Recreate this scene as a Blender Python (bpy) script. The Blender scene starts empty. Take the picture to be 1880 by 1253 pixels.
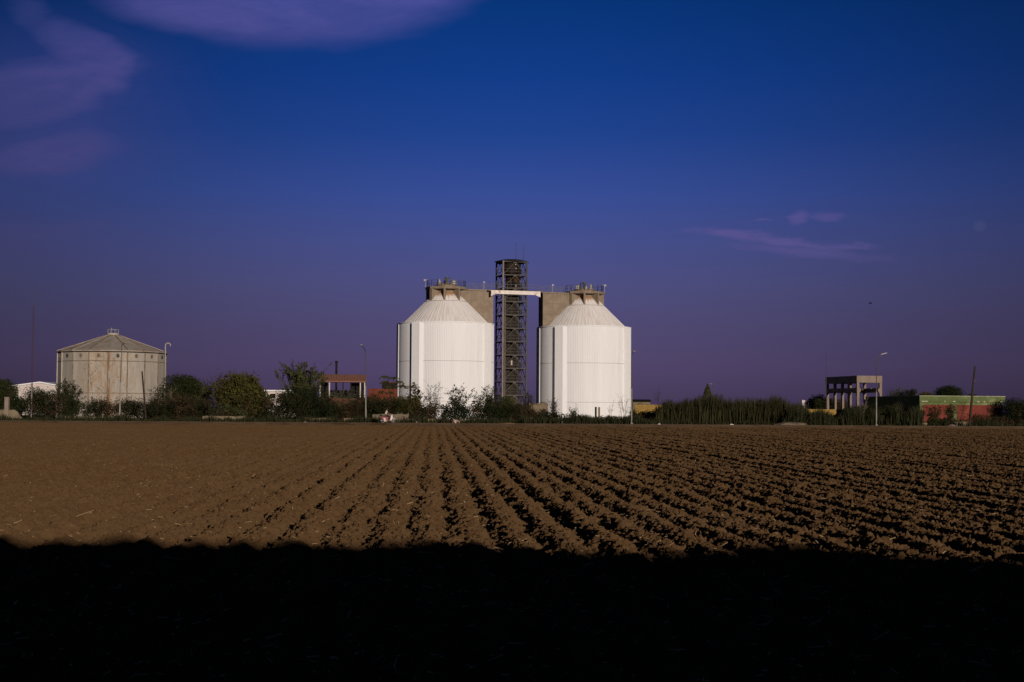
import bpy, bmesh, math, random
import numpy as np
from mathutils import Vector, Matrix, Quaternion

S = bpy.context.scene
COL = S.collection
R = math.radians
PI = math.pi

# ------------------------------------------------------------------ camera
F = 2611.1                      # focal length in photo pixels (50 mm on 36 mm)
CX, CY = 940.0, 626.5
CAM_H = 1.8
PITCH = math.atan(125.5 / F)
ROLL = R(0.35)
fwd = Vector((0, math.cos(PITCH), math.sin(PITCH)))
up0 = Vector((0, -math.sin(PITCH), math.cos(PITCH)))
rt0 = Vector((1, 0, 0))
right = rt0 * math.cos(ROLL) + up0 * math.sin(ROLL)
up = up0 * math.cos(ROLL) - rt0 * math.sin(ROLL)
CAM = Vector((0, 0, CAM_H))
cd = bpy.data.cameras.new('camera')
cam = bpy.data.objects.new('camera', cd)
COL.objects.link(cam)
cd.sensor_width = 36.0
cd.lens = 50.0
cd.clip_start = 0.1
cd.clip_end = 20000
M = Matrix((right, up, -fwd)).transposed().to_4x4()
M.translation = CAM
cam.matrix_world = M
S.camera = cam

def W(px, py, Y):
    """world point that stands at depth Y where the photo shows pixel px, py"""
    d = fwd + right * ((px - CX) / F) + up * ((CY - py) / F)
    return CAM + d * (Y / d.y)
def WX(px, Y, py=752): return W(px, py, Y).x
def WZ(px, py, Y): return W(px, py, Y).z

# ------------------------------------------------------------------ world, sun, exposure
SUN_EL, SUN_AZ = R(8.5), R(20.0)          # low sun behind the camera, to its right
SD = Vector((math.sin(SUN_AZ) * math.cos(SUN_EL), -math.cos(SUN_AZ) * math.cos(SUN_EL), math.sin(SUN_EL)))
sl = bpy.data.lights.new('sun', 'SUN')
sl.energy = 3.2
sl.angle = R(0.5)
sl.color = (1.0, 0.88, 0.76)
so = bpy.data.objects.new('sun', sl)
so.rotation_euler = SD.to_track_quat('Z', 'Y').to_euler()
so.location = (40, -60, 60)
COL.objects.link(so)
S.view_settings.view_transform = 'Standard'
S.view_settings.look = 'None'
S.view_settings.exposure = 0.0
S.view_settings.gamma = 1.0

def srgb(r, g, b):
    f = lambda c: (c / 255 / 12.92) if c / 255 <= 0.04045 else ((c / 255 + 0.055) / 1.055) ** 2.4
    return (f(r), f(g), f(b), 1.0)

class NT:
    """small helper for node trees"""
    def __init__(s, nt): s.nt = nt; s.n = nt.nodes; s.l = nt.links
    def node(s, t, **kw):
        n = s.n.new(t)
        for k, v in kw.items(): setattr(n, k, v)
        return n
    def put(s, sock, v):
        if hasattr(v, 'is_linked') or isinstance(v, bpy.types.NodeSocket): s.l.new(v, sock)
        else: sock.default_value = v
    def math(s, op, a, b=0.0, c=None, clamp=False):
        n = s.node('ShaderNodeMath', operation=op, use_clamp=clamp)
        s.put(n.inputs[0], a); s.put(n.inputs[1], b)
        if c is not None: s.put(n.inputs[2], c)
        return n.outputs[0]
    def mix(s, fac, a, b, mode='MIX'):
        n = s.node('ShaderNodeMix', data_type='RGBA', blend_type=mode)
        s.put(n.inputs[0], fac); s.put(n.inputs[6], a); s.put(n.inputs[7], b)
        return n.outputs[2]
    def ramp(s, fac, pts, interp='LINEAR'):
        n = s.node('ShaderNodeValToRGB')
        cr = n.color_ramp; cr.interpolation = interp
        while len(cr.elements) < len(pts): cr.elements.new(0.5)
        for e, (p, c) in zip(cr.elements, pts):
            e.position = p; e.color = c if len(c) == 4 else (*c, 1)
        s.put(n.inputs[0], fac)
        return n.outputs[0]
    def smooth(s, v, lo, hi, a=0.0, b=1.0):
        n = s.node('ShaderNodeMapRange', interpolation_type='SMOOTHSTEP')
        s.put(n.inputs[0], v); s.put(n.inputs[1], lo); s.put(n.inputs[2], hi); s.put(n.inputs[3], a); s.put(n.inputs[4], b)
        return n.outputs[0]
    def noise(s, vec, scale, detail=4, rough=0.5, dist=0.0):
        n = s.node('ShaderNodeTexNoise')
        if vec is not None: s.l.new(vec, n.inputs['Vector'])
        n.inputs['Scale'].default_value = scale; n.inputs['Detail'].default_value = detail
        n.inputs['Roughness'].default_value = rough; n.inputs['Distortion'].default_value = dist
        return n.outputs['Fac']

world = bpy.data.worlds.new('World')
S.world = world
world.use_nodes = True
t = NT(world.node_tree)
t.n.clear()
wout = t.node('ShaderNodeOutputWorld')
bg = t.node('ShaderNodeBackground')
t.l.new(bg.outputs[0], wout.inputs[0])
tc = t.node('ShaderNodeTexCoord')
sep = t.node('ShaderNodeSeparateXYZ')
t.l.new(tc.outputs['Generated'], sep.inputs[0])
sx, sy, sz = sep.outputs
# elevation gradient of the evening sky: violet haze at the horizon, deep blue above, navy at the zenith
EL = [(0.0, (68, 56, 86)), (0.03, (79, 67, 106)), (0.058, (78, 71, 114)), (0.085, (76, 76, 126)),
      (0.116, (68, 77, 138)), (0.150, (52, 74, 147)), (0.19, (28, 64, 141)), (0.23, (11, 57, 135)),
      (0.275, (0, 50, 120)), (0.42, (12, 38, 84)), (0.8, (22, 36, 62)), (1.0, (24, 36, 60))]
grad = t.ramp(t.math('ABSOLUTE', sz), [(p, srgb(*c)) for p, c in EL])
# lens vignette put into the sky colour: dimmer away from the view's middle
az = t.math('ARCTAN2', sx, sy)
azc = t.math('ABSOLUTE', t.math('SUBTRACT', az, -0.0))
dim = t.smooth(azc, 0.0, 0.50, 1.0, 0.42)
gradd = t.mix(1.0, grad, t.node('ShaderNodeCombineColor').outputs[0], 'MULTIPLY')
mulnode = gradd.node
cc = mulnode.inputs[7].links[0].from_node
for i in range(3): t.l.new(dim, cc.inputs[i])
# clouds, each a soft drifting patch at its own bearing and height
den = t.math('MAXIMUM', sy, 0.05)
U = t.math('DIVIDE', sx, den); V = t.math('DIVIDE', sz, den)
comb = t.node('ShaderNodeCombineXYZ'); t.l.new(U, comb.inputs[0]); t.l.new(V, comb.inputs[1])
mp = t.node('ShaderNodeMapping'); t.l.new(comb.outputs[0], mp.inputs[0])
mp.inputs['Rotation'].default_value = (0, 0, R(-18)); mp.inputs['Scale'].default_value = (1.0, 3.2, 1)
wisp = t.noise(mp.outputs[0], 9.0, 6, 0.55, 0.8)
mp2 = t.node('ShaderNodeMapping'); t.l.new(comb.outputs[0], mp2.inputs[0])
mp2.inputs['Scale'].default_value = (1.0, 4.0, 1)
wisp2 = t.noise(mp2.outputs[0], 34.0, 6, 0.68, 0.9)
front = t.math('GREATER_THAN', sy, 0.05)
wv = t.node('ShaderNodeTexNoise'); t.l.new(mp.outputs[0], wv.inputs['Vector'])
wv.inputs['Scale'].default_value = 5.0; wv.inputs['Detail'].default_value = 5; wv.inputs['Roughness'].default_value = .55
wsep = t.node('ShaderNodeSeparateColor'); t.l.new(wv.outputs['Color'], wsep.inputs[0])
U = t.math('ADD', U, t.math('MULTIPLY', t.math('SUBTRACT', wsep.outputs[0], .5), .075))
V = t.math('ADD', V, t.math('MULTIPLY', t.math('SUBTRACT', wsep.outputs[1], .5), .050))
def blob(px, py, rx, ry, rot, amp, namp, soft, nz):
    a = R(rot)
    u0, v0 = (px - 940) / F, (752 - py) / F
    du = t.math('SUBTRACT', U, u0); dv = t.math('SUBTRACT', V, v0)
    p = t.math('ADD', t.math('MULTIPLY', du, math.cos(a)), t.math('MULTIPLY', dv, math.sin(a)))
    q = t.math('SUBTRACT', t.math('MULTIPLY', dv, math.cos(a)), t.math('MULTIPLY', du, math.sin(a)))
    p = t.math('MULTIPLY', p, F / rx); q = t.math('MULTIPLY', q, F / ry)
    d = t.math('SQRT', t.math('ADD', t.math('MULTIPLY', p, p), t.math('MULTIPLY', q, q)))
    d = t.math('ADD', d, t.math('MULTIPLY', t.math('SUBTRACT', nz, 0.5), namp))
    return t.math('MULTIPLY', t.smooth(d, 1.0 - soft, 1.0 + soft * 0.25, 1.0, 0.0), amp)
def union(ms):
    r = ms[0]
    for m in ms[1:]: r = t.math('MAXIMUM', r, m)
    return r
big = union([blob(505, -95, 420, 190, 0, .95, .12, .26, wisp), blob(300, -50, 230, 112, -14, .70, .5, .7, wisp),
             blob(150, 120, 122, 60, -38, .92, .35, .55, wisp), blob(70, 172, 205, 78, 8, .92, .45, .60, wisp),
             blob(60, 40, 95, 30, -38, .50, .6, .9, wisp), blob(70, 272, 185, 46, 10, .72, .5, .65, wisp),
             blob(60, 425, 190, 34, 4, .34, .6, .9, wisp), blob(-10, 352, 70, 12, 2, .25, .6, .8, wisp), blob(40, 210, 330, 190, 5, .42, .5, .95, wisp), blob(0, 440, 260, 80, 0, .25, .5, .95, wisp)])
small = union([blob(1336, 425, 100, 15, -2, .85, 1.7, .8, wisp2), blob(1436, 438, 140, 13, -7, .80, 1.7, .8, wisp2),
               blob(1556, 440, 70, 9, 3, .60, 1.3, .8, wisp2), blob(1466, 458, 170, 17, -3, .55, 1.3, .9, wisp2),
               blob(1466, 384, 26, 15, 20, .80, 1.6, .9, wisp2), blob(1526, 378, 52, 11, 4, .60, 1.2, .9, wisp2),
               blob(1394, 391, 20, 5, 0, .60, .9, .9, wisp2)])
tex = t.math('MULTIPLY', t.smooth(wisp, 0.32, 0.66, 0.66, 1.0), t.smooth(wisp2, .32, .68, .86, 1.0))
bigm = t.math('MULTIPLY', t.math('MULTIPLY', t.math('MULTIPLY', big, tex), front), 1.08, clamp=True)
smallm = t.math('MULTIPLY', t.math('MULTIPLY', small, front), .62)
ccol = t.ramp(V, [(0.0, srgb(84, 68, 112)), (0.12, srgb(80, 70, 124)), (0.20, srgb(80, 77, 142)), (0.30, srgb(76, 80, 154))])
ccd = t.mix(1.0, ccol, cc.outputs[0], 'MULTIPLY')
c1 = t.mix(bigm, gradd, t.mix(0.35, ccd, ccol))
c2 = t.mix(smallm, c1, srgb(98, 84, 146))
# a trace of physical daylight on top of the gradient
nish = t.node('ShaderNodeTexSky')
nish.sky_type = 'NISHITA'
nish.sun_disc = False
nish.sun_elevation = SUN_EL
nish.sun_rotation = math.atan2(SD.x, SD.y)
addn = t.mix(1.0, c2, t.mix(1.0, nish.outputs[0], (0.0012, 0.0012, 0.0012, 1), 'MULTIPLY'), 'ADD')
t.l.new(addn, bg.inputs[0])
bg.inputs[1].default_value = 1.0

# ------------------------------------------------------------------ materials
MATS = {}
def material(name, c1, c2=None, scale=3.0, rough=0.85, spec=0.2, metal=0.0, c3=None, s3=0.6, stretch=None, island=False, bump=0.0):
    if name in MATS: return MATS[name]
    m = bpy.data.materials.new(name); m.use_nodes = True
    k = NT(m.node_tree)
    b = k.n['Principled BSDF']
    b.inputs['Roughness'].default_value = rough
    b.inputs['Specular IOR Level'].default_value = spec
    b.inputs['Metallic'].default_value = metal
    co = k.node('ShaderNodeTexCoord').outputs['Object']
    if stretch:
        mp = k.node('ShaderNodeMapping'); k.l.new(co, mp.inputs[0]); mp.inputs['Scale'].default_value = stretch; co = mp.outputs[0]
    c2 = c2 or tuple(x * 0.8 for x in c1)
    nz = k.noise(co, scale, 6, 0.6)
    fac = k.smooth(nz, 0.3, 0.7)
    if island:
        g = k.node('ShaderNodeNewGeometry')
        fac = k.math('ADD', k.math('MULTIPLY', fac, 0.4), k.math('MULTIPLY', g.outputs['Random Per Island'], 0.6))
    col = k.mix(fac, (*c1, 1), (*c2, 1))
    if c3:
        n3 = k.noise(co, s3, 5, 0.65, 0.6)
        col = k.mix(k.smooth(n3, 0.52, 0.68), col, (*c3, 1))
    k.l.new(col, b.inputs['Base Color'])
    if bump:
        bp = k.node('ShaderNodeBump'); bp.inputs['Strength'].default_value = bump; bp.inputs['Distance'].default_value = 0.05
        k.l.new(k.noise(co, scale * 4, 6, 0.6), bp.inputs['Height']); k.l.new(bp.outputs[0], b.inputs['Normal'])
    MATS[name] = m
    return m

mt_white = material('white cladding', (.80, .785, .785), (.755, .74, .74), 0.8, 0.7, 0.15, stretch=(1.5, 1.5, .10), c3=(.71, .69, .68), s3=0.4)
mt_concrete = material('weathered concrete', (.27, .21, .155), (.205, .158, .115), 0.9, 0.95, 0.1, c3=(.165, .128, .092), s3=.35, bump=.3)
mt_conc_pale = material('pale concrete', (.25, .195, .16), (.20, .155, .125), 0.7, 0.95, 0.1, c3=(.22, .175, .145), s3=.5, bump=.3)
mt_steel = material('dark painted steel', (.050, .048, .044), (.030, .028, .026), 2.0, 0.6, 0.3)
mt_steel_mid = material('grey painted steel', (.085, .074, .060), (.055, .048, .038), 2.0, 0.6, 0.3)
mt_brace = material('brace steel', (.075, .064, .052), (.048, .040, .032), 2.0, 0.6, 0.3)
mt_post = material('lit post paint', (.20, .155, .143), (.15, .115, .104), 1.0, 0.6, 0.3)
mt_shaft = material('brown shaft sheeting', (.042, .032, .021), (.022, .017, .012), 1.4, 0.8, 0.2, stretch=(1, 1, .2))
mt_drum = material('rusty brown drum', (.022, .014, .009), (.011, .008, .006), 1.5, 0.7, 0.2, c3=(.075, .030, .013), s3=.9)
mt_beam = material('white beam paint', (.80, .72, .66), (.62, .54, .48), 1.2, 0.7, 0.2, c3=(.35, .22, .14), s3=1.6)
mt_rail = material('rail steel', (.13, .12, .115), (.08, .075, .07), 2.0, 0.6, 0.3)
mt_galv = material('galvanised steel', (.42, .38, .33), (.30, .27, .23), 3.0, 0.5, 0.4)
mt_lamppole = material('lamp pole steel', (.30, .27, .235), (.20, .18, .155), 1.0, 0.5, 0.3)
mt_green = material('green render', (.125, .155, .060), (.095, .12, .044), 0.8, 0.9, 0.1, c3=(.21, .22, .10), s3=.5)
mt_red = material('red render', (.18, .042, .030), (.13, .030, .022), 0.8, 0.9, 0.1, c3=(.22, .06, .04), s3=.7)
mt_trimwhite = material('flaking white trim', (.5, .47, .36), (.25, .28, .15), 2.5, 0.9, 0.1)
mt_tile = material('clay roof tiles', (.25, .125, .088), (.19, .09, .065), 3.0, 0.9, 0.1)
mt_brickred = material('brick red wall', (.18, .045, .028), (.11, .028, .018), 0.9, 0.9, 0.1, c3=(.12, .05, .035), s3=.8)
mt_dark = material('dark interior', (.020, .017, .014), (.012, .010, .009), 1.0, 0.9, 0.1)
mt_stone = material('rubble stone', (.21, .165, .115), (.13, .10, .068), 2.6, 0.95, 0.1, c3=(.085, .065, .045), s3=2.2, bump=.6)
mt_lowwall = material('low wall render', (.23, .18, .115), (.15, .115, .075), 1.5, 0.95, 0.1, c3=(.10, .08, .05), s3=1.0)
mt_pale = material('pale wall', (.62, .54, .50), (.52, .45, .42), 0.6, 0.9, 0.1)
mt_yellow = material('yellow paint', (.34, .21, .05), (.24, .145, .035), 1.2, 0.8, 0.2, c3=(.25, .16, .05), s3=1.2)
mt_asphalt = material('asphalt', (.30, .245, .185), (.24, .19, .145), 0.6, 0.95, 0.1, c3=(.34, .27, .19), s3=.12)
mt_dust = material('dusty earth', (.26, .17, .10), (.18, .11, .062), 0.5, 1.0, 0.0, c3=(.14, .085, .048), s3=.3)
mt_verge = material('verge earth', (.05, .042, .022), (.03, .030, .014), 0.5, 1.0, 0.0, c3=(.09, .062, .035), s3=.15)
mt_bark = material('bark', (.055, .040, .028), (.035, .026, .018), 2.0, 0.95, 0.05)
mt_bark_pale = material('pale dry stems', (.24, .18, .125), (.15, .11, .075), 2.0, 0.95, 0.05)
def leafmat(n, a, b): return material(n, a, b, 0.5, 0.8, 0.1, island=True)
LM = {
    'dark': leafmat('dark green leaves', (.014, .018, .006), (.036, .039, .012)),
    'deep': leafmat('deep green leaves', (.008, .013, .005), (.022, .026, .009)),
    'olive': leafmat('olive leaves', (.028, .029, .008), (.085, .072, .018)),
    'brown': leafmat('browning leaves', (.026, .019, .010), (.068, .042, .019)),
    'mid': leafmat('mid green leaves', (.034, .042, .015), (.075, .076, .028)),
    'pale': leafmat('pale green leaves', (.06, .072, .036), (.14, .145, .085)),
    'reed': leafmat('reed blades', (.011, .014, .005), (.050, .044, .017)),
    'grass': leafmat('verge grass', (.012, .016, .007), (.038, .035, .014)),
}

# soil: one brown earth, with dry crusts; pit shade is painted in as dark specks
m_soil = bpy.data.materials.new('ploughed soil'); m_soil.use_nodes = True
k = NT(m_soil.node_tree); k.n.remove(k.n['Principled BSDF'])
df = k.node('ShaderNodeBsdfDiffuse'); df.inputs['Roughness'].default_value = 0.9
k.l.new(df.outputs[0], k.n['Material Output'].inputs[0])
gp = k.node('ShaderNodeNewGeometry').outputs['Position']
n1 = k.noise(gp, 3.0, 6, 0.6); n2 = k.noise(gp, 0.12, 4, 0.6); n4 = k.noise(gp, 16.0, 6, 0.75)
c = k.mix(k.smooth(n1, .3, .7), (.110, .064, .030, 1), (.080, .045, .021, 1))
c = k.mix(k.math('MULTIPLY', k.smooth(n2, .4, .7), .45), c, (.112, .070, .036, 1))
c = k.mix(k.math('MULTIPLY', k.smooth(n4, .50, .66), .75), c, (.043, .025, .013, 1))
k.l.new(c, df.inputs[0])

def tint_metal_silo(name):
    """white roof sheeting with a rust-brown stain that has run down from the collar"""
    m = bpy.data.materials.new(name); m.use_nodes = True
    k = NT(m.node_tree); b = k.n['Principled BSDF']
    b.inputs['Roughness'].default_value = 0.7; b.inputs['Specular IOR Level'].default_value = 0.15
    co = k.node('ShaderNodeTexCoord').outputs['Object']
    sp = k.node('ShaderNodeSeparateXYZ'); k.l.new(co, sp.inputs[0])
    ang = k.math('ARCTAN2', sp.outputs[0], sp.outputs[1])
    cb = k.node('ShaderNodeCombineXYZ'); k.l.new(k.math('MULTIPLY', ang, 9.0), cb.inputs[0]); k.l.new(k.math('MULTIPLY', sp.outputs[2], .25), cb.inputs[2])
    streak = k.noise(cb.outputs[0], 1.6, 5, 0.65)
    col = k.mix(k.smooth(streak, .42, .66), (.81, .77, .74, 1), (.68, .61, .575, 1))
    nz = k.noise(co, 1.2, 4, 0.6)
    h = k.math('ADD', sp.outputs[2], k.math('MULTIPLY', k.math('SUBTRACT', nz, .5), 1.0))
    h = k.math('ADD', h, k.math('MULTIPLY', k.math('SUBTRACT', streak, .5), 1.0))
    col = k.mix(k.smooth(h, 20.55, 21.5), col, (.36, .205, .095, 1))
    k.l.new(col, b.inputs['Base Color'])
    return m
mt_cone = tint_metal_silo('stained white roof sheeting')

def rusty_tank():
    m = bpy.data.materials.new('rust streaked tank plate'); m.use_nodes = True
    k = NT(m.node_tree); b = k.n['Principled BSDF']
    b.inputs['Roughness'].default_value = 0.75; b.inputs['Specular IOR Level'].default_value = 0.2
    co = k.node('ShaderNodeTexCoord').outputs['Object']
    sp = k.node('ShaderNodeSeparateXYZ'); k.l.new(co, sp.inputs[0])
    mp = k.node('ShaderNodeMapping'); k.l.new(co, mp.inputs[0]); mp.inputs['Scale'].default_value = (1, 1, .16)
    base = k.mix(k.smooth(k.noise(mp.outputs[0], .7, 5, .6), .35, .68), (.40, .36, .305, 1), (.31, .285, .25, 1))
    # rust sits mostly on the plates right of the middle and along one seam
    zone = k.smooth(k.math('ABSOLUTE', k.math('SUBTRACT', sp.outputs[0], 1.2)), 1.2, 5.5, 1.0, .22)
    st = k.noise(mp.outputs[0], 2.6, 6, .7)
    spots = k.noise(co, 2.6, 6, .75)
    r1 = k.math('MULTIPLY', k.smooth(st, .42, .58), zone)
    r2 = k.math('MULTIPLY', k.smooth(spots, .565, .64), zone)
    seam = k.math('MULTIPLY', k.smooth(k.math('ABSOLUTE', k.math('SUBTRACT', sp.outputs[0], 1.75)), .05, .38, 1.0, 0.0), k.smooth(k.noise(mp.outputs[0], 3.4, 5, .7), .40, .56))
    front = k.math('LESS_THAN', sp.outputs[1], 0.0)
    col = k.mix(k.math('MULTIPLY', r1, .62), base, (.30, .18, .09, 1))
    col = k.mix(k.math('MULTIPLY', r2, .9), col, (.14, .062, .025, 1))
    col = k.mix(k.math('MULTIPLY', k.math('MULTIPLY', seam, front), .9), col, (.16, .065, .026, 1))
    k.l.new(col, b.inputs['Base Color'])
    return m
mt_tank = rusty_tank()
mt_tankroof = material('tank roof sheet', (.40, .345, .285), (.31, .265, .22), .8, .75, .2, c3=(.25, .145, .075), s3=.3)
mt_tankseam = material('tank seam strip', (.24, .20, .15), (.12, .075, .04), 1.5, .8, .2)
mt_white_strip = material('white strip', (.45, .41, .35), (.36, .32, .27), 1.5, .8, .2)

# ------------------------------------------------------------------ mesh helpers
class MB:
    def __init__(s): s.v = []; s.f = []
    def add(s, vs, fs):
        o = len(s.v); s.v.extend([tuple(p) for p in vs]); s.f.extend([tuple(i + o for i in q) for q in fs]); return s
    def box(s, c, size, rot=None):
        x, y, z = (q / 2 for q in size)
        vs = [Vector((a * x, b * y, d * z)) for a in (-1, 1) for b in (-1, 1) for d in (-1, 1)]
        if rot is not None: vs = [rot @ p for p in vs]
        c = Vector(c)
        return s.add([p + c for p in vs], [(0, 1, 3, 2), (4, 6, 7, 5), (0, 4, 5, 1), (2, 3, 7, 6), (0, 2, 6, 4), (1, 5, 7, 3)])
    def span(s, x0, x1, y0, y1, z0, z1):
        return s.box(((x0 + x1) / 2, (y0 + y1) / 2, (z0 + z1) / 2), (x1 - x0, y1 - y0, z1 - z0))
    def bar(s, a, b, w, h=None):
        a, b = Vector(a), Vector(b); h = h or w
        d = b - a; q = d.to_track_quat('Z', 'Y').to_matrix()
        return s.box((a + b) / 2, (w, h, d.length), q)
    def tube(s, pts, rad, n=6, cap=True):
        pts = [Vector(p) for p in pts]
        rr = rad if isinstance(rad, (list, tuple)) else [rad] * len(pts)
        vs = []; fs = []
        for i, p in enumerate(pts):
            d = (pts[min(i + 1, len(pts) - 1)] - pts[max(i - 1, 0)])
            q = d.to_track_quat('Z', 'Y').to_matrix()
            for j in range(n):
                a = 2 * PI * j / n
                vs.append(p + q @ Vector((math.cos(a) * rr[i], math.sin(a) * rr[i], 0)))
        for i in range(len(pts) - 1):
            for j in range(n):
                fs.append((i * n + j, i * n + (j + 1) % n, (i + 1) * n + (j + 1) % n, (i + 1) * n + j))
        if cap:
            fs.append(tuple(range(n - 1, -1, -1))); fs.append(tuple((len(pts) - 1) * n + j for j in range(n)))
        return s.add(vs, fs)
    def lathe(s, prof, n=32, c=(0, 0, 0), a0=0.0, cap=True):
        vs = []; fs = []
        for r, z in prof:
            for j in range(n):
                a = a0 + 2 * PI * j / n
                vs.append((c[0] + r * math.sin(a), c[1] - r * math.cos(a), c[2] + z))
        for i in range(len(prof) - 1):
            for j in range(n):
                fs.append((i * n + j, i * n + (j + 1) % n, (i + 1) * n + (j + 1) % n, (i + 1) * n + j))
        if cap:
            fs.append(tuple(range(n - 1, -1, -1))); fs.append(tuple((len(prof) - 1) * n + j for j in range(n)))
        return s.add(vs, fs)
    def prism(s, poly, d0, d1, fn):
        """poly of (a, b); fn(a, b, d) -> point; extruded from d0 to d1"""
        n = len(poly)
        vs = [fn(a, b, d0) for a, b in poly] + [fn(a, b, d1) for a, b in poly]
        fs = [tuple(range(n - 1, -1, -1)), tuple(range(n, 2 * n))] + [(i, (i + 1) % n, n + (i + 1) % n, n + i) for i in range(n)]
        return s.add(vs, fs)
    def build(s, name, mat, parent=None, smooth=False, loc=None):
        me = bpy.data.meshes.new(name)
        me.from_pydata(s.v, [], s.f); me.validate()
        bm = bmesh.new(); bm.from_mesh(me); bmesh.ops.recalc_face_normals(bm, faces=bm.faces); bm.to_mesh(me); bm.free()
        return link(name, me, mat, parent, smooth, loc)

def link(name, me, mat, parent=None, smooth=False, loc=None):
    me.materials.append(mat)
    if smooth: me.polygons.foreach_set('use_smooth', [True] * len(me.polygons))
    o = bpy.data.objects.new(name, me); COL.objects.link(o)
    if parent: o.parent = parent
    if loc is not None: o.location = loc
    return o

def np_mesh(name, verts, quads, mat, parent=None, smooth=False):
    me = bpy.data.meshes.new(name)
    nv, nf = len(verts), len(quads); kk = quads.shape[1]
    me.vertices.add(nv); me.vertices.foreach_set('co', np.asarray(verts, np.float32).ravel())
    me.loops.add(nf * kk); me.loops.foreach_set('vertex_index', np.asarray(quads, np.int32).ravel())
    me.polygons.add(nf)
    me.polygons.foreach_set('loop_start', np.arange(0, nf * kk, kk, dtype=np.int32))
    me.update(calc_edges=True)
    return link(name, me, mat, parent, smooth)

def tag(o, label=None, cat=None, group=None, kind=None):
    if label: o['label'] = label
    if cat: o['category'] = cat
    if group: o['group'] = group
    if kind: o['kind'] = kind
    return o
def thing(name, loc, label, cat, rz=0.0, group=None):
    o = bpy.data.objects.new(name, None); o.empty_display_size = 0.5
    o.location = loc; o.rotation_euler = (0, 0, rz); COL.objects.link(o)
    return tag(o, label, cat, group)
def copy_tree(o, parent=None):
    c = o.copy(); COL.objects.link(c)
    if parent: c.parent = parent
    for ch in list(o.children): copy_tree(ch, c)
    return c

# ------------------------------------------------------------------ noise for terrain (numpy)
def hash2(ix, iy, s):
    h = (ix.astype(np.int64) * 374761393 + iy.astype(np.int64) * 668265263 + s * 1442695041) & 0xFFFFFFFF
    h = ((h ^ (h >> 13)) * 1274126177) & 0xFFFFFFFF
    h = ((h ^ (h >> 16)) * 2246822519) & 0xFFFFFFFF
    return ((h ^ (h >> 15)) & 0xFFFFFF).astype(np.float32) / 16777215.0
def vnoise(x, y, s):
    ix, iy = np.floor(x), np.floor(y); fx, fy = x - ix, y - iy
    fx = fx * fx * (3 - 2 * fx); fy = fy * fy * (3 - 2 * fy)
    a, b = hash2(ix, iy, s), hash2(ix + 1, iy, s); c_, d = hash2(ix, iy + 1, s), hash2(ix + 1, iy + 1, s)
    return (a + (b - a) * fx) * (1 - fy) + (c_ + (d - c_) * fx) * fy
def clods(x, y, cell, s, prob, rmin, rmax, squash=0.75):
    """height of rounded, slightly irregular lumps scattered one per cell"""
    X, Y = x / cell, y / cell
    ix, iy = np.floor(X), np.floor(Y)
    out = np.zeros_like(x)
    for dx in (-1, 0, 1):
        for dy in (-1, 0, 1):
            cx_, cy_ = ix + dx, iy + dy
            px_ = cx_ + .15 + .7 * hash2(cx_, cy_, s); py_ = cy_ + .15 + .7 * hash2(cx_, cy_, s + 1)
            rr = (rmin + (rmax - rmin) * hash2(cx_, cy_, s + 2)) * (hash2(cx_, cy_, s + 3) < prob)
            asp = .75 + .5 * hash2(cx_, cy_, s + 4)
            d2 = ((X - px_) * asp) ** 2 + ((Y - py_) / asp) ** 2
            out = np.maximum(out, np.sqrt(np.maximum(rr * rr - d2, 0)) * squash)
    return out * cell
ROW, ROW_C0, ROW_SLOPE = 0.615, 0.265, 0.055
def field_edge(x): return 154.0 + 0.03 * x
def field_height(x, y):
    c_ = x + ROW_SLOPE * y + .10 * (vnoise(x * .6, y * .35, 51) - .5) + .10 * (vnoise(x * 2.4, y * 1.6, 52) - .5)
    row = np.floor((c_ - ROW_C0) / ROW)
    amp = .062 + .062 * hash2(row, row * 0, 9)
    ph = (c_ - ROW_C0) / ROW
    ridge = .5 - .5 * np.cos(2 * PI * ph)
    ridge = ridge ** 0.8
    wx = x + .05 * vnoise(x * 9, y * 9, 77) ; wy = y + .05 * vnoise(x * 9, y * 9, 78)
    fur = 1 - ridge
    rough = .75 + .5 * vnoise(x * .07, y * .05, 61)
    z = amp * ridge * (.8 + .45 * vnoise(x * .9, y * .55, 63))
    z = z + clods(wx, wy, .33, 11, .30, .18, .42) * (.6 + .3 * fur)
    z = z + clods(wx, wy, .155, 21, .65, .20, .47) * .92 * rough
    z = z + clods(wx + 3.1, wy, .092, 31, .85, .22, .5) * .95 * rough
    z = z + clods(wx, wy + 1.7, .056, 36, .9, .25, .5) * 1.15
    z = z + clods(wx + 1.3, wy + .4, .035, 39, .85, .25, .5) * 1.1
    z = z + .022 * (vnoise(x * 5, y * 5, 41) - .5) + .016 * (vnoise(x * 26, y * 26, 42) - .5) + .05 * (vnoise(x * .25, y * .2, 43) - .5)
    edge = np.clip((field_edge(x) - y) / 3.0, 0, 1)
    return -0.05 + (z - 0.05) * edge

# ------------------------------------------------------------------ ground, field, road
g = MB(); g.add([(-4000, -400, -.45), (4000, -400, -.45), (4000, 6000, -.45), (-4000, 6000, -.45)], [(0, 1, 2, 3)])
tag(g.build('ground', mt_verge), kind='structure')
g = MB(); g.add([(-2500, field_edge(-2500) - 1.0 if False else 79, -.06), (2500, 79 + 150, -.06), (2500, 5000, -.06), (-2500, 5000, -.06)], [(0, 1, 2, 3)])
ys = [6.0]
while ys[-1] < 154 + .03 * 90: ys.append(ys[-1] + (.03 if ys[-1] < 13 else min(.00135 * ys[-1], .13)))
ys = np.array(ys, np.float32); us = np.linspace(-.50, .50, 1550).astype(np.float32)
YY, UU = np.meshgrid(ys, us, indexing='ij')
XX = UU * YY
YY2 = np.minimum(YY, field_edge(XX))
ZZ = field_height(XX, YY2)
nr, ncol = XX.shape
idx = np.arange(nr * ncol, dtype=np.int32).reshape(nr, ncol)
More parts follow.
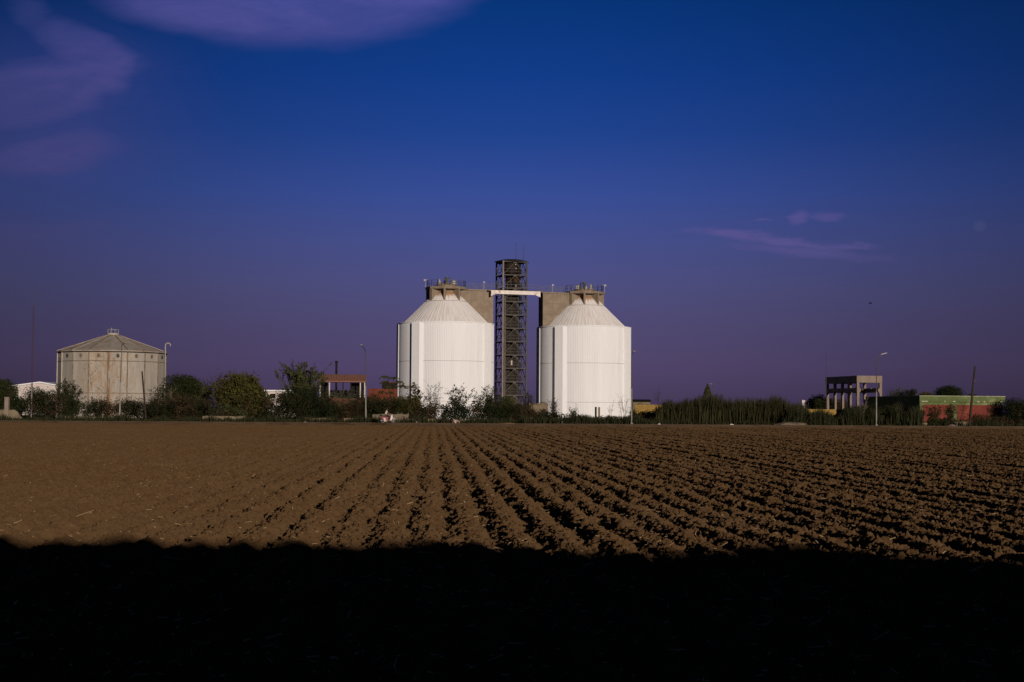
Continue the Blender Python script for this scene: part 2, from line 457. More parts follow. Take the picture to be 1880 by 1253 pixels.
quads = np.stack([idx[:-1, :-1], idx[:-1, 1:], idx[1:, 1:], idx[1:, :-1]], -1).reshape(-1, 4)
fo = np_mesh('field', np.stack([XX, YY2, ZZ], -1).reshape(-1, 3), quads, m_soil)
tag(fo, kind='structure')
del XX, YY, YY2, ZZ, UU, quads, idx

def strip(name, o0, o1, z0, z1, mat, xr=600, wob=0.0, seed=0, n=400):
    rng = np.random.default_rng(seed)
    xs = np.linspace(-xr, xr, n)
    w0 = rng.normal(0, wob, n); w1 = rng.normal(0, wob, n)
    v = [(x, field_edge(x) + o0 + a, z0) for x, a in zip(xs, w0)] + [(x, field_edge(x) + o1 + a, z1) for x, a in zip(xs, w1)]
    f = [(i, i + 1, n + i + 1, n + i) for i in range(n - 1)]
    m = MB(); m.add(v, f)
    return tag(m.build(name, mat), kind='structure')
strip('track', -0.6, 1.5, -.045, -.03, mt_dust, wob=.15, seed=3)
strip('bank', 1.45, 3.05, -.032, .24, mt_dust, wob=.0, seed=6)
strip('road', 3.05, 15.2, .24, .04, mt_asphalt, wob=.0, seed=4)
strip('verge', 15.0, 1500, .03, .03, mt_verge, xr=1500, wob=0.0, seed=5)
kb = MB()
for i in range(-75, 76):
    x0, x1 = i * 1.0, i * 1.0 + .97
    kb.add([(x, field_edge(x) + 15.0 + dy, z) for x in (x0, x1) for dy in (0, .16) for z in (.0, .13)],
           [(0, 1, 3, 2), (4, 6, 7, 5), (0, 4, 5, 1), (2, 3, 7, 6), (1, 5, 7, 3)])
tag(kb.build('kerb', mt_lowwall), kind='structure')

# unseen earth bank added behind the camera, crest shaped to shade the near field
nb = 420; bx = np.linspace(-60, 70, nb); rngb = np.random.default_rng(17)
zb_ = 3.99 + .16 * (vnoise(bx * .55, bx * 0, 71) - .5) + .26 * (vnoise(bx * 1.5, bx * 0, 72) - .5) + .24 * (vnoise(bx * 4.2, bx * 0, 73) - .5)
prof_b = [(5.2, None, -.45), (3.0, .45, None), (.25, .97, None), (0, 1, None), (-1.6, 1, None), (-2.2, .96, None), (-7, None, -.45)]
bv_ = []
for (dy, fz, z_) in prof_b:
    for x, zc in zip(bx, zb_): bv_.append((x, dy + (0 if fz in (None, 1) else .3 * (vnoise(np.array([x]), np.array([dy * 3.1]), 74)[0] - .5)), z_ if fz is None else zc * fz))
bm_ = MB(); bm_.add(bv_, [(r_ * nb + i, r_ * nb + i + 1, (r_ + 1) * nb + i + 1, (r_ + 1) * nb + i) for r_ in range(6) for i in range(nb - 1)])
bo = bm_.build('shade_bank', mt_verge, None, loc=(17, -7.4, 0)); bo.rotation_euler.z = R(-7.2); tag(bo, kind='structure')

# ------------------------------------------------------------------ silos
AX = R(16.2)                                     # the plant stands turned by this angle
def pol(r, phi, z):                              # phi in degrees, 0 faces the camera, positive to the right
    a = R(phi); return (r * math.sin(a), -r * math.cos(a), z)

def railing(m, pts, h=1.05, post=.06, rails=2, every=1.6):
    for a, b in zip(pts[:-1], pts[1:]):
        a, b = Vector(a), Vector(b)
        n = max(1, round((b - a).length / every))
        for i in range(n + 1):
            p = a.lerp(b, i / n); m.bar(p, p + Vector((0, 0, h)), post)
        for k_ in range(rails):
            dz = Vector((0, 0, h * (k_ + 1) / rails)); m.bar(a + dz, b + dz, .045)

def silo(cx, Y, gal, label, RZ=16.25, lamp_phi=-85):
    C0 = Vector((WX(cx, Y), Y, 0))
    root = thing('silo', C0, label, 'silo', 0.0, 'white grain silos')
    RB = 8.20
    # ribbed shell
    m = MB(); n = 176; ring = []
    for i in range(n):
        for fr, d in ((0.0, 0), (.55, 0), (.66, .022), (.86, .022)):
            a = 2 * PI * (i + fr) / n; ring.append(((RB + d) * math.sin(a), -(RB + d) * math.cos(a)))
    N = len(ring)
    vs = [(x, y, 0) for x, y in ring] + [(x, y, RZ) for x, y in ring] + [(x * 7.0 / RB, y * 7.0 / RB, RZ) for x, y in ring]
    fs = [(i, (i + 1) % N, N + (i + 1) % N, N + i) for i in range(N)] + [(N + i, N + (i + 1) % N, 2 * N + (i + 1) % N, 2 * N + i) for i in range(N)]
    m.add(vs, fs); m.build('shell', mt_white, root)
    for z in (3.05, 9.75):
        m = MB(); m.lathe([(RB + .02, z), (RB + .05, z), (RB + .05, z + .06), (RB + .02, z + .07)], 96, cap=False); m.build('seam_band', mt_trimless, root)
    # coping round the top of the shell
    m = MB(); m.lathe([(RB + .01, RZ - .10), (RB + .12, RZ - .10), (RB + .12, RZ + .07), (RB - .35, RZ + .07)], 96, cap=False); m.build('coping', mt_white, root)
    # pilasters; the right edge of each is splayed
    for phi, w in ((-78, 1.25), (-32, .9), (60, .9), (152, .9)):
        a = R(phi); rad = Vector((math.sin(a), -math.cos(a), 0)); tan = Vector((math.cos(a), math.sin(a), 0))
        po = .12 if phi == -78 else .50; poly = [(-w, 7.7), (-w, RB + po), (w * .75, RB + po), (w * (.85 if phi == -78 else 1.3), RB - .04), (w * .8, 7.6)]
        m = MB(); m.prism(poly, 0, RZ - .12, lambda p, q, d: rad * q + tan * p + Vector((0, 0, d)))
        for q in range(8 if phi != -78 else 0):        # ribs on the outer face
            u = -w + .08 + q * .19
            m.prism([(u, RB + po - .01), (u, RB + po + .018), (u + .08, RB + po + .018), (u + .08, RB + po - .01)], 0, RZ - .13, lambda p, q_, d: rad * q_ + tan * p + Vector((0, 0, d)))
        m.build('pilaster', mt_white, root)
    # cone roof in ribbed sheets
    r0, r1 = 7.38, 1.9; z0 = RZ + .02; z1 = z0 + (r0 - r1) * 1.0
    m = MB(); n = 72; vs = []; fs = []
    for r, z in ((r0, z0 - .4), (r0, z0), (r1, z1)):
        for i in range(n):
            for fr, d in ((0, 0), (.72, 0), (.80, .06), (.92, .06)):
                a = 2 * PI * (i + fr) / n; s_ = r / r0
                vs.append((r * math.sin(a), -r * math.cos(a), z + d * (1 if r == r0 and z == z0 else s_)))
    N = n * 4
    for k_ in range(2):
        fs += [(k_ * N + i, k_ * N + (i + 1) % N, (k_ + 1) * N + (i + 1) % N, (k_ + 1) * N + i) for i in range(N)]
    m.add(vs, fs); m.build('cone_roof', mt_cone, root)
    m = MB(); m.lathe([(3.62, z0 + (r0 - 3.62) * 1.0 + .0), (3.68, z0 + (r0 - 3.68) * 1.0 + .10), (3.60, z0 + (r0 - 3.60) * 1.0 + .10)], 64, cap=False); m.build('seam_band', mt_trimless, root)
    # collar, brackets, platform
    zp = RZ + 6.15
    m = MB(); m.lathe([(1.95, zp - 1.0), (1.95, zp + .02)], 24); m.build('collar', mt_concrete, root)
    for k_ in range(8):
        phi = -2 + 45 * k_
        a = R(phi); rad = Vector((math.sin(a), -math.cos(a), 0)); tan = Vector((math.cos(a), math.sin(a), 0))
        w = .16 if k_ != 7 else .3
        poly = [(1.7, zp), (3.45, zp), (3.45, z0 + (r0 - 3.45) * 1.0 - .12), (1.7, z0 + (r0 - 1.7) * 1.0 - .2)]
        m = MB(); m.prism(poly, -w, w, lambda r, z, d: rad * r + tan * d + Vector((0, 0, z))); m.build('bracket', mt_concrete, root)
    m = MB(); m.lathe([(3.1, zp - .26), (3.6, zp - .22), (3.6, zp + .20), (3.1, zp + .22)], 8, a0=R(-2)); m.build('platform', mt_concrete, root)
    m = MB(); m.lathe([(1.85, zp + .21), (1.85, zp + .62), (1.7, zp + .70)], 24); m.build('platform_drum', mt_concrete, root)
    m = MB(); pts = [pol(3.3, -2 + 22.5 * i, zp + .22) for i in range(17)]; railing(m, pts, 1.05, .06, 2, 1.3); m.build('railing', mt_rail, root)
    vents = [(-1.15, -.5, .15, .95, 'c'), (.05, -.2, .22, 1.25, 's'), (1.25, -.4, .45, .75, 'd'), (.6, .8, .08, 1.3, 's'), (-.35, .9, .3, .7, 'd'), (-1.4, .3, .1, .5, 's'), (.75, -1.0, .09, .5, 's')]
    if gal < 0: vents = [(-x, y, r, h, ty) for x, y, r, h, ty in vents]
    for x, y, r, h, ty in vents:
        m = MB(); zb = zp + .68
        if ty == 'c': m.lathe([(r * 2.0, 0), (r * 1.2, h * .5), (r * .4, h)], 12, (x, y, zb))
        elif ty == 'd': m.lathe([(r, 0), (r, h * .45), (r * .8, h * .75), (r * .3, h)], 14, (x, y, zb))
        else: m.lathe([(r, 0), (r, h * .72), (r * 1.55, h * .76), (r * 1.4, h)], 10, (x, y, zb))
        m.build('vent', mt_galv if ty != 's' else mt_steel_mid, root)
    m = MB(); p = pol(3.55, lamp_phi, zp + .2); m.tube([p, (p[0], p[1], p[2] + 1.25), (p[0] + .35 * (1 if lamp_phi < 0 else -1), p[1], p[2] + 1.35)], .05, 6)
    m.box((p[0] - .12 * (1 if lamp_phi < 0 else -1), p[1], p[2] + 1.2), (.35, .2, .3)); m.build('deck_lamp', mt_galv, root)
    # gallery wall reaching over the shell towards the lift tower
    a = R(gal); rad = Vector((math.sin(a), -math.cos(a), 0)); tan = Vector((math.cos(a), math.sin(a), 0))
    zt = zp - .32
    m = MB(); m.prism([(2.2, RZ + .12), (8.03, RZ + .12), (8.03, zt), (2.2, zt)], -1.25, 1.25, lambda r, z, d: rad * r + tan * d + Vector((0, 0, z)))
    gw = m.build('gallery_wall', mt_concrete, root)
    m = MB()
    side = -1 if gal > 0 else 1                       # the long face that looks at the camera
    for zz in (RZ + 2.15, RZ + 4.1): m.prism([(2.6, zz), (8.035, zz), (8.035, zz + .05), (2.6, zz + .05)], side * 1.24, side * 1.262, lambda r, z, d: rad * r + tan * d * 1.0 + Vector((0, 0, z)))
    for rr in (4.1, 6.2): m.prism([(rr, RZ + .2), (rr + .05, RZ + .2), (rr + .05, zt - .05), (rr, zt - .05)], side * 1.24, side * 1.26, lambda r, z, d: rad * r + tan * d * 1.0 + Vector((0, 0, z)))
    m.build('board_joint', mt_concrete_dk, gw)
    m = MB(); m.prism([(3.3, zt + .003), (8.2, zt + .003), (8.2, zt + .24), (3.3, zt + .24)], -1.45, 1.45, lambda r, z, d: rad * r + tan * d + Vector((0, 0, z))); m.build('gallery_deck', mt_concrete, root)
    m = MB()
    for d in (-1.38, 1.38): railing(m, [rad * 3.35 + tan * d + Vector((0, 0, zt + .24)), rad * 8.15 + tan * d + Vector((0, 0, zt + .24))], 1.0, .055, 2, 1.5)
    m.build('railing', mt_rail, root)
    p = rad * 6.3 - tan * 1.3 * (1 if gal > 0 else -1) + Vector((0, 0, zt + .24))
    m = MB(); m.tube([p, p + Vector((0, 0, 1.25))], .05, 6); m.box(p + Vector((.06, 0, 1.25)), (.32, .2, .26)); m.build('deck_lamp', mt_galv, root)
    return root, C0
mt_trimless = material('seam shadow grey', (.48, .44, .41), (.40, .37, .345), 1.0, .8, .1)
mt_concrete_dk = material('concrete joint', (.19, .16, .125), (.15, .125, .095), 1.0, .95, .1)
s1, cL = silo(817.5, 243.0, 106.2, 'left white silo with a cone roof, the nearer one beside the lift tower')
s2, cR = silo(1072.0, 250.0, -73.8, 'right white silo with a cone roof and bare twigs before its foot', RZ=16.15, lamp_phi=88)

# ------------------------------------------------------------------ lift tower between the silos
cT = (cL + cR) / 2; cT = Vector((WX(937.6, cT.y), cT.y, 0))
tw = thing('lift_tower', cT, 'tall dark steel lattice lift tower between the two white silos', 'tower', AX)
HS = 2.12
levels = [1.9 + 2.305 * i for i in range(12)]; ZTOP = levels[11] + .1
zdeck = levels[9]
for sx_ in (-1, 1):
    for sy_ in (-1, 1):
        m = MB(); m.box((sx_ * HS, sy_ * HS, ZTOP / 2), (.26, .26, ZTOP)); m.build('post', mt_post if (sx_, sy_) == (-1, -1) else mt_steel, tw)  # near left post carries its sunlit tone in the paint colour
m = MB(); m.box((-HS + .34, -HS + .12, ZTOP * .39), (.16, .16, ZTOP * .78)); m.box((-HS + .55, -HS + .3, ZTOP * .39), (.12, .12, ZTOP * .78)); m.build('cable_riser', mt_steel_mid, tw)
corners = [(-HS, -HS), (HS, -HS), (HS, HS), (-HS, HS)]
for i, z in enumerate(levels):
    m = MB()
    for (x0, y0), (x1, y1) in zip(corners, corners[1:] + corners[:1]):
        m.bar((x0, y0, z), (x1, y1, z), .17, .17)
    m.build('floor_beam', mt_brace, tw)
    if i < 11:
        m = MB(); m.span(-HS + .1, HS - .1, -HS + .1, -1.25, z - .02, z + .05); m.span(-HS + .1, -1.2, -1.25, HS - .1, z - .02, z + .05)
        m.span(1.15, HS - .1, 1.0, HS - .1, z - .02, z + .05); m.build('floor_plate', mt_steel, tw)
        m = MB()
        railing(m, [(-HS, HS - .1, z + .1), (-HS, -HS, z + .1), (HS, -HS, z + .1), (HS, HS, z + .1)], 1.0, .04, 2, 1.4)
        m.build('railing', mt_steel, tw)
    if i > 0:
        zb = levels[i - 1]; m = MB()
        for (x0, y0), (x1, y1) in zip(corners, corners[1:] + corners[:1]):
            mid = Vector(((x0 + x1) / 2, (y0 + y1) / 2, z - .1))
            m.bar((x0, y0, zb + .1), mid, .085); m.bar((x1, y1, zb + .1), mid, .085)
        m.box((0, -HS - .10, z - .16), (.55, .05, .24)); m.build('brace', mt_brace, tw)
# lift shaft, drum on top, stairs
m = MB(); m.span(-1.35, .85, -.75, 1.3, 0, levels[9] - .4)
shf = m.build('lift_shaft', mt_shaft, tw)
m = MB()
for q in range(9):
    x = -1.30 + q * .25; m.span(x, x + .05, -.785, -.745, .2, levels[9] - .5)
m.build('sheet_rib', mt_shaft, shf)
m = MB(); m.span(-.25, .0, -.84, -.79, levels[3] + .6, levels[3] + 1.4); m.build('shaft_sign', mt_pale, shf)
m = MB(); m.lathe([(1.05, levels[9] - .4), (1.05, levels[10] + .25), (1.62, levels[10] + .35), (1.62, levels[11] - .05)], 24); m.build('head_drum', mt_drum, tw)
m = MB(); m.lathe([(.62, 0), (.62, 2.0), (.35, 2.3)], 16, (.45, -1.15, levels[9] + .05)); m.build('brown_vessel', mt_drum, tw)
for zq in (levels[9] + .35, levels[10] + 1.0, levels[10] + 1.75):
    m = MB(); m.lathe([(.05, 0), (.13, .08), (.13, .2), (.05, .26)], 8, (.25, -1.85, zq)); m.bar((.25, -1.8, zq + .1), (.25, -1.0, zq + .1), .04); m.build('floodlight', mt_beam, tw)
for i in range(10):
    z = levels[i]; zt = levels[i + 1]; m = MB()
    for (xa, za, xb, zb2, y) in ((1.92, zt - .05, .92, zt - 1.25, -.35), (.92, zt - 1.25, 1.92, z + .1, .75)):
        a0_, b0_ = Vector((xa, y, za)), Vector((xb, y, zb2))
        for q in range(7): m.box(a0_.lerp(b0_, (q + .5) / 7), (.24, .85, .05))
        for dy in (-.43, .43):
            m.bar(a0_ + Vector((0, dy, -.05)), b0_ + Vector((0, dy, -.05)), .24, .05); m.bar(a0_ + Vector((0, dy, .95)), b0_ + Vector((0, dy, .95)), .045)
            for q in (.05, .5, .95): p = a0_.lerp(b0_, q) + Vector((0, dy, 0)); m.bar(p, p + Vector((0, 0, .95)), .04)
    m.span(.88, 1.25, -.8, 1.2, zt - 1.33, zt - 1.26); m.bar((1.0, -.85, z + .1), (1.0, -.85, zt - .1), .08)
    m.build('stair_flight', mt_steel, tw)
m = MB()
m.lathe([(3.05, ZTOP - .02), (3.12, ZTOP + .06), (1.6, ZTOP + .42), (.1, ZTOP + .5)], 8, a0=R(22.5 + 22.5)); m.build('roof_cap', mt_steel, tw)
for x, y, h in ((.95, .5, 2.5), (2.0, -.6, 2.0)):
    m = MB(); m.tube([(x, y, ZTOP), (x, y, ZTOP + h), (x, y, ZTOP + h + .9)], [.045, .035, .02], 6); m.tube([(x, y, ZTOP + h + .7), (x, y, ZTOP + h + .9)], .06, 6); m.build('antenna', mt_steel, tw)

# walkway that links both gallery decks across the front of the tower
wk = thing('walkway', cT, 'white beamed walkway bridging both silos across the lift tower front', 'walkway', AX)
zw = 16.2 + 6.15 - .32 + .24
gx = (cR - cL).length / 2 - 8.2
m = MB(); m.span(-gx + .02, gx - .02, -2.52, -2.28, zw - .10, zw); m.build('deck', mt_drum, wk)
m = MB(); m.span(-gx - .05, gx + .05, -2.66, -2.53, zw - .72, zw - .08)
m.build('side_beam', mt_beam, wk)
for s_ in (-1, 1):
    m = MB(); m.prism([(s_ * (gx + .1), zw - .12), (s_ * (gx - .9), zw - .35), (s_ * (gx - .75), zw - .75), (s_ * (gx + .12), zw - 1.15)], -2.80, -2.68, lambda a, b, d: Vector((a, d, b))); m.build('end_bracket', mt_beam, wk)
    m = MB(); m.span(min(s_ * gx, s_ * (gx + .5)), max(s_ * gx, s_ * (gx + .5)), -2.52, -1.46, zw - .2, zw - .02); m.build('landing', mt_concrete, wk)
m = MB(); railing(m, [(-gx, -2.5, zw), (gx, -2.5, zw)], 1.0, .055, 2, 1.4); m.build('railing', mt_rail, wk)

# ------------------------------------------------------------------ rusty storage tank on the left
YT = 235.0
tk = thing('storage_tank', (WX(205, YT), YT, 0), 'pale rust streaked storage tank with a shallow cone roof at the left', 'tank')
NT_ = 18; RT = 8.66; ZR = 10.85; OFF = 11.0
m = MB(); m.lathe([(RT, 0), (RT, ZR)], NT_, a0=R(OFF)); m.build('shell', mt_tank, tk)
for i in range(NT_):
    a = R(OFF + 20 * i); rad = Vector((math.sin(a), -math.cos(a), 0))
    pale = i in (14, 15)
    m = MB(); m.bar(rad * (RT + .02), rad * (RT + .02) + Vector((0, 0, ZR - .05)), .13 if not pale else .17); m.build('seam_strip', mt_white_strip if pale or i in (4,) else mt_tankseam, tk)
for z in (3.95, 9.1):
    m = MB(); m.lathe([(RT - .05, z), (RT + .055, z), (RT + .055, z + .11), (RT - .05, z + .11)], NT_, a0=R(OFF), cap=False); m.build('girth_band', mt_tankseam, tk)
for i in range(NT_):
    a = R(OFF + 20 * i + 10); ri = RT * math.cos(R(10)); rad = Vector((math.sin(a), -math.cos(a), 0)); tan = Vector((math.cos(a), math.sin(a), 0))
    m = MB()
    prev = None
    pts = [rad * (ri + .10) + tan * (.19 * math.sin(q)) + Vector((0, 0, 10.0 + .26 * math.cos(q))) for q in np.linspace(0, 2 * PI, 11)]
    m.tube(pts, .075, 5, cap=False)
    m.prism([(.17 * math.sin(q), .24 * math.cos(q)) for q in np.linspace(0, 2 * PI, 10, endpoint=False)], ri + .004, ri + .05, lambda p, z, d: rad * d + tan * p + Vector((0, 0, 10.0 + z)))
    m.build('vent_hatch', mt_tankseam if i % 3 else mt_steel, tk)
ZA = 13.65
m = MB(); m.lathe([(RT + .16, ZR - .16), (RT + .22, ZR + .02), (.95, ZA), (.9, ZA + .1)], NT_, a0=R(OFF)); rf = m.build('roof', mt_tankroof, tk)
for i in range(NT_):
    m = MB(); m.bar(pol(RT + .18, OFF + 20 * i, ZR + .05), pol(1.0, OFF + 20 * i, ZA + .02), .12, .10)
    m.build('roof_rib', mt_tankseam if i % 2 else mt_tankroof, rf)
m = MB(); m.lathe([(RT + .03, ZR - .30), (RT + .13, ZR - .30), (RT + .13, ZR - .17), (RT + .03, ZR - .17)], NT_, a0=R(OFF), cap=False); m.build('eave_shade_band', mt_dark, tk)  # dark ring added in place of the shade under the roof overhang
m = MB(); m.lathe([(.95, ZA + .1), (.95, ZA + .28), (.8, ZA + .34)], 16); m.build('roof_hatch', mt_white_strip, tk)
m = MB()
for i in range(8): m.bar(pol(.9, 45 * i, ZA + .28), pol(.9, 45 * i, ZA + .95), .035); m.bar(pol(.9, 45 * i, ZA + .93), pol(.9, 45 * i + 45, ZA + .93), .03)
m.tube([(-.15, -.5, ZA + .3), (-.15, -.5, ZA + 1.2)], .06, 6); m.build('hatch_railing', mt_galv, tk)
m = MB(); p = Vector(pol(RT + .3, 84, 0))
arc = [p + Vector((.42 - .42 * math.cos(q), 0, ZR + 1.1 + .42 * math.sin(q))) for q in np.linspace(0, PI * 1.12, 9)]
m.tube([p, p + Vector((0, 0, ZR + 1.1))] + arc[1:], .085, 8); m.build('swan_neck_pipe', mt_white_strip, tk)

# ------------------------------------------------------------------ concrete frame on the right
YC = 200.0; a_f = R(12)
p0 = Vector((WX(1573.5, YC), YC, 0))
cf = thing('concrete_frame', p0, 'bare unroofed concrete frame on heavy columns behind the green building', 'frame structure', a_f)
ZF = WZ(1573, 690, YC); LX, LY = 3.85, 10.4
# local x runs along the sunny front, y to the back
def column(x, y, sgn):
    m = MB(); m.span(x - .18, x + .18, y - .17, y + .17, 0, ZF - 1.0)
    for zc, ext in ((ZF - 2.05, .26),):
        q0, q1 = x + sgn * .178, x + sgn * (.178 + ext)
        m.prism([(q0, zc + .35), (q1, zc + .18), (q1, zc - .05), (q0, zc - .45)], y - .165, y + .165, lambda a, b, d: Vector((a, d, b)))
    m.build('column', mt_conc_pale, cf)
ysC = [0.2, 2.6, 5.1, 7.6, LY - .2]
for i, y in enumerate(ysC):
    column(.2, y, 1)
    if i in (0, 2, 4): column(LX - .2, y, -1)
    m = MB(); m.span(.0, LX, y - .197, y + .197, ZF - .98, ZF - .003); m.build('cross_beam', mt_conc_pale, cf)
for x in (.2, LX - .2):
    for y0, y1 in zip(ysC[:-1], ysC[1:]):
        m = MB(); m.span(x - .19, x + .19, y0 + .198, y1 - .198, ZF - .95, ZF - .005); m.build('edge_beam', mt_conc_pale, cf)
        m = MB(); m.span(x - .17, x + .17, y0 + .201, y1 - .201, ZF - 2.35, ZF - 1.72); m.build('tie_beam', mt_conc_pale, cf)
m = MB(); m.span(.402, LX - .402, LY - .38, LY - .02, ZF - 2.35, ZF - 1.72); m.build('tie_beam', mt_conc_pale, cf)

# ------------------------------------------------------------------ green and red building
YG = 185.0; a_g = R(8)
gb = thing('green_building', (WX(1688.5, YG), YG, 0), 'low flat roofed green building with red wall panels at the right edge', 'building', a_g)
LGX, LGY, ZG = 11.8, 18.0, WZ(1688, 727.6, YG)
m = MB(); m.span(.12, LGX - .25, .25, LGY, 0, ZG - .75); m.build('wall', mt_green, gb)
m = MB(); m.span(0, LGX, 0, LGY + .2, ZG - .73, ZG); rf = m.build('roof_fascia', mt_green, gb)
m = MB(); m.span(-.05, LGX + .05, -.05, LGY + .25, ZG + .002, ZG + .07); m.build('roof_edge', mt_trimwhite, rf)
rng = random.Random(5)
for x0, w in ((.25, .9), (4.6, .35), (7.9, .35), (8.8, .2), (11.1, .5), (3.4, .15)):
    m = MB(); m.span(x0, x0 + w, -.006, .02, ZG - .74, ZG - .62 + rng.uniform(-.03, .03)); m.build('flaked_patch', mt_trimwhite, rf)
for x0, x1 in ((.55, 4.75), (5.25, 11.1)):
    m = MB(); m.span(x0, x1, .215, .249, .35, ZG - 1.12); m.build('red_panel', mt_red, gb)
m = MB(); m.span(.085, .119, 3.0, 8.0, 0, 2.4); m.build('side_door', mt_dark, gb)
for y in (10.2, 13.4):
    m = MB(); m.span(.09, .118, y, y + 1.6, 1.1, 2.3); m.build('side_window', mt_dark, gb)

# ------------------------------------------------------------------ tiled shed, chimney and red wall in the middle left
YS = 212.0
ts = thing('tiled_shed', (WX(628, YS), YS, 0), 'open red walled shed under a clay tile roof behind the bushes', 'shed', R(6))
zr, ze = WZ(628, 687.8, YS), WZ(628, 697, YS) - .25
hw = 44 / F * YS
m = MB(); m.prism([(-.35, ze), (1.6, zr), (3.6, ze), (3.6, ze - .16), (1.6, zr - .18), (-.35, ze - .16)], -hw, hw, lambda a, b, d: Vector((d, a, b))); rf = m.build('roof', mt_tile, ts)
m = MB()
for q in range(30):
    x = -hw + .1 + q * (2 * hw - .2) / 29
    m.tube([(x, -.36, ze + .03), (x, 1.6, zr + .03)], .06, 5)
m.build('tile_course', mt_tile, rf)
for x in (-hw + .3, -1.9, -1.0, .1, 1.25, hw - .9, hw - .25):
    m = MB(); m.span(x - .08, x + .08, -.05, .11, 3.3, ze - .05); m.build('post', mt_pale if x < -1.5 or x > 2.3 else mt_dark, ts)
m = MB(); m.span(-hw + .2, hw - .15, -.12, -.0, 0, 3.3); m.build('red_wall', mt_brickred, ts)
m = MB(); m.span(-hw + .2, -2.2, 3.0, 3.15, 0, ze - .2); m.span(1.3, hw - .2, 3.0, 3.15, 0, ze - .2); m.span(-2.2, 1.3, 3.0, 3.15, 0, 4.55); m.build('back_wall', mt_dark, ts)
ch = MB(); pz = W(617.5, 688, 225)
ch.lathe([(.17, 0), (.17, WZ(617, 667, 225)), (.23, WZ(617, 666, 225)), (.23, WZ(617, 663, 225))], 12, (pz.x, 225, 0))
tag(ch.build('chimney_pipe', mt_dark), 'thin dark chimney pipe standing above the clay tile roof', 'chimney')
YB = 216.0
rb = thing('red_outbuilding', (WX(703, YB), YB, 0), 'small brick red outbuilding with a dark opening beside the left silo', 'building', R(6))
x0, x1 = WX(676, YB) - WX(703, YB), WX(729, YB) - WX(703, YB)
m = MB(); m.span(x0, x1, 0, 3, 0, WZ(703, 714, YB)); m.build('wall', mt_brickred, rb)
m = MB(); m.span(x1 - 2.3, x1 + .0, .02, 2.6, WZ(703, 714, YB) + .004, WZ(703, 703.5, YB)); u_ = m.build('upper_room', mt_dark, rb)
m = MB(); m.span(x1 - 2.5, x1 + .15, -.3, 2.9, WZ(703, 703.5, YB) + .004, WZ(703, 702, YB)); m.build('roof', mt_brickred, rb)

# ------------------------------------------------------------------ far sheds
def gable_shed(name, pxl, pxr, ridge_px, y_ridge, y_el, y_er, Y, depth, label, cat, mat, rmat):
    xl, xr, xm = WX(pxl, Y), WX(pxr, Y), WX(ridge_px, Y)
    o = thing(name, (xm, Y, 0), label, cat)
    zl, zr_, zm = WZ(pxl, y_el, Y), WZ(pxr, y_er, Y), WZ(ridge_px, y_ridge, Y)
    m = MB(); m.prism([(xl - xm, 0), (xr - xm, 0), (xr - xm, zr_ - .25), (0, zm - .25), (xl - xm, zl - .25)], 0, depth, lambda a, b, d: Vector((a, d, b))); m.build('wall', mat, o)
    m = MB(); m.prism([(xl - xm - .3, zl - .25), (0, zm - .246), (xr - xm + .3, zr_ - .25), (xr - xm + .3, zr_), (0, zm), (xl - xm - .3, zl)], -.4, depth + .3, lambda a, b, d: Vector((a, d, b))); m.build('roof', rmat, o)
    m = MB(); m.span(-1.8, 1.8, -.03, .0, 0, 4.2); m.build('door', mt_galv, o)
    return o
gable_shed('white_shed', -60, 108, 73, 701, 719, 708, 290, 40, 'white metal shed with a low gable roof behind the bushes at far left', 'shed', mt_pale, mt_white)
YH = 270.0
wh = thing('white_house', (WX(515, YH), YH, 0), 'small flat roofed white house seen between the bushes left of the tiled shed', 'house', R(4))
xa, xb = WX(488, YH) - WX(515, YH), WX(543, YH) - WX(515, YH); zt = WZ(515, 716.5, YH)
m = MB(); m.span(xa, xb, 0, 6, 0, zt - .28); m.build('wall', mt_pale, wh)
m = MB(); m.span(xa - .3, xb + .3, -.5, 6.3, zt - .275, zt); m.build('roof', mt_white, wh)
for q in range(3):
    m = MB(); m.span(xa + .8 + q * 1.7, xa + 1.8 + q * 1.7, -.03, .001, zt - 1.6, zt - .7); m.build('window', mt_dark, wh)
YD = 285.0
ds = thing('dark_shed', (WX(1178, YD), YD, 0), 'low dark roofed shed just right of the right silo', 'shed', R(5))
xa, xb = WX(1162, YD) - WX(1178, YD), WX(1194, YD) - WX(1178, YD); zt = WZ(1178, 734.5, YD)
m = MB(); m.span(xa, xb, 0, 3, 0, zt - .3); m.build('wall', mt_lowwall, ds)
m = MB(); m.prism([(-.3, zt - .3), (1.5, zt + .1), (3.3, zt - .3), (3.3, zt - .42), (-.3, zt - .42)], xa - .2, xb + .2, lambda a, b, d: Vector((d, a, b))); m.build('roof', mt_dark, ds)
YP = 340.0
pb = thing('far_tank_house', (WX(1479, YP), YP, 0), 'tiny pale block with pipes far off behind the reeds, left of the concrete frame', 'building')
m = MB(); m.span(-.85, -.1, 0, 1, 0, WZ(1479, 735, YP)); m.build('wall', mt_pale, pb)
for x in (.35, .8, 1.25, 1.7):
    m = MB(); m.tube([(x, .5, 0), (x, .5, WZ(1479, 733 + (x * 7 % 3), YP))], .12, 6); m.build('pipe', mt_galv, pb)

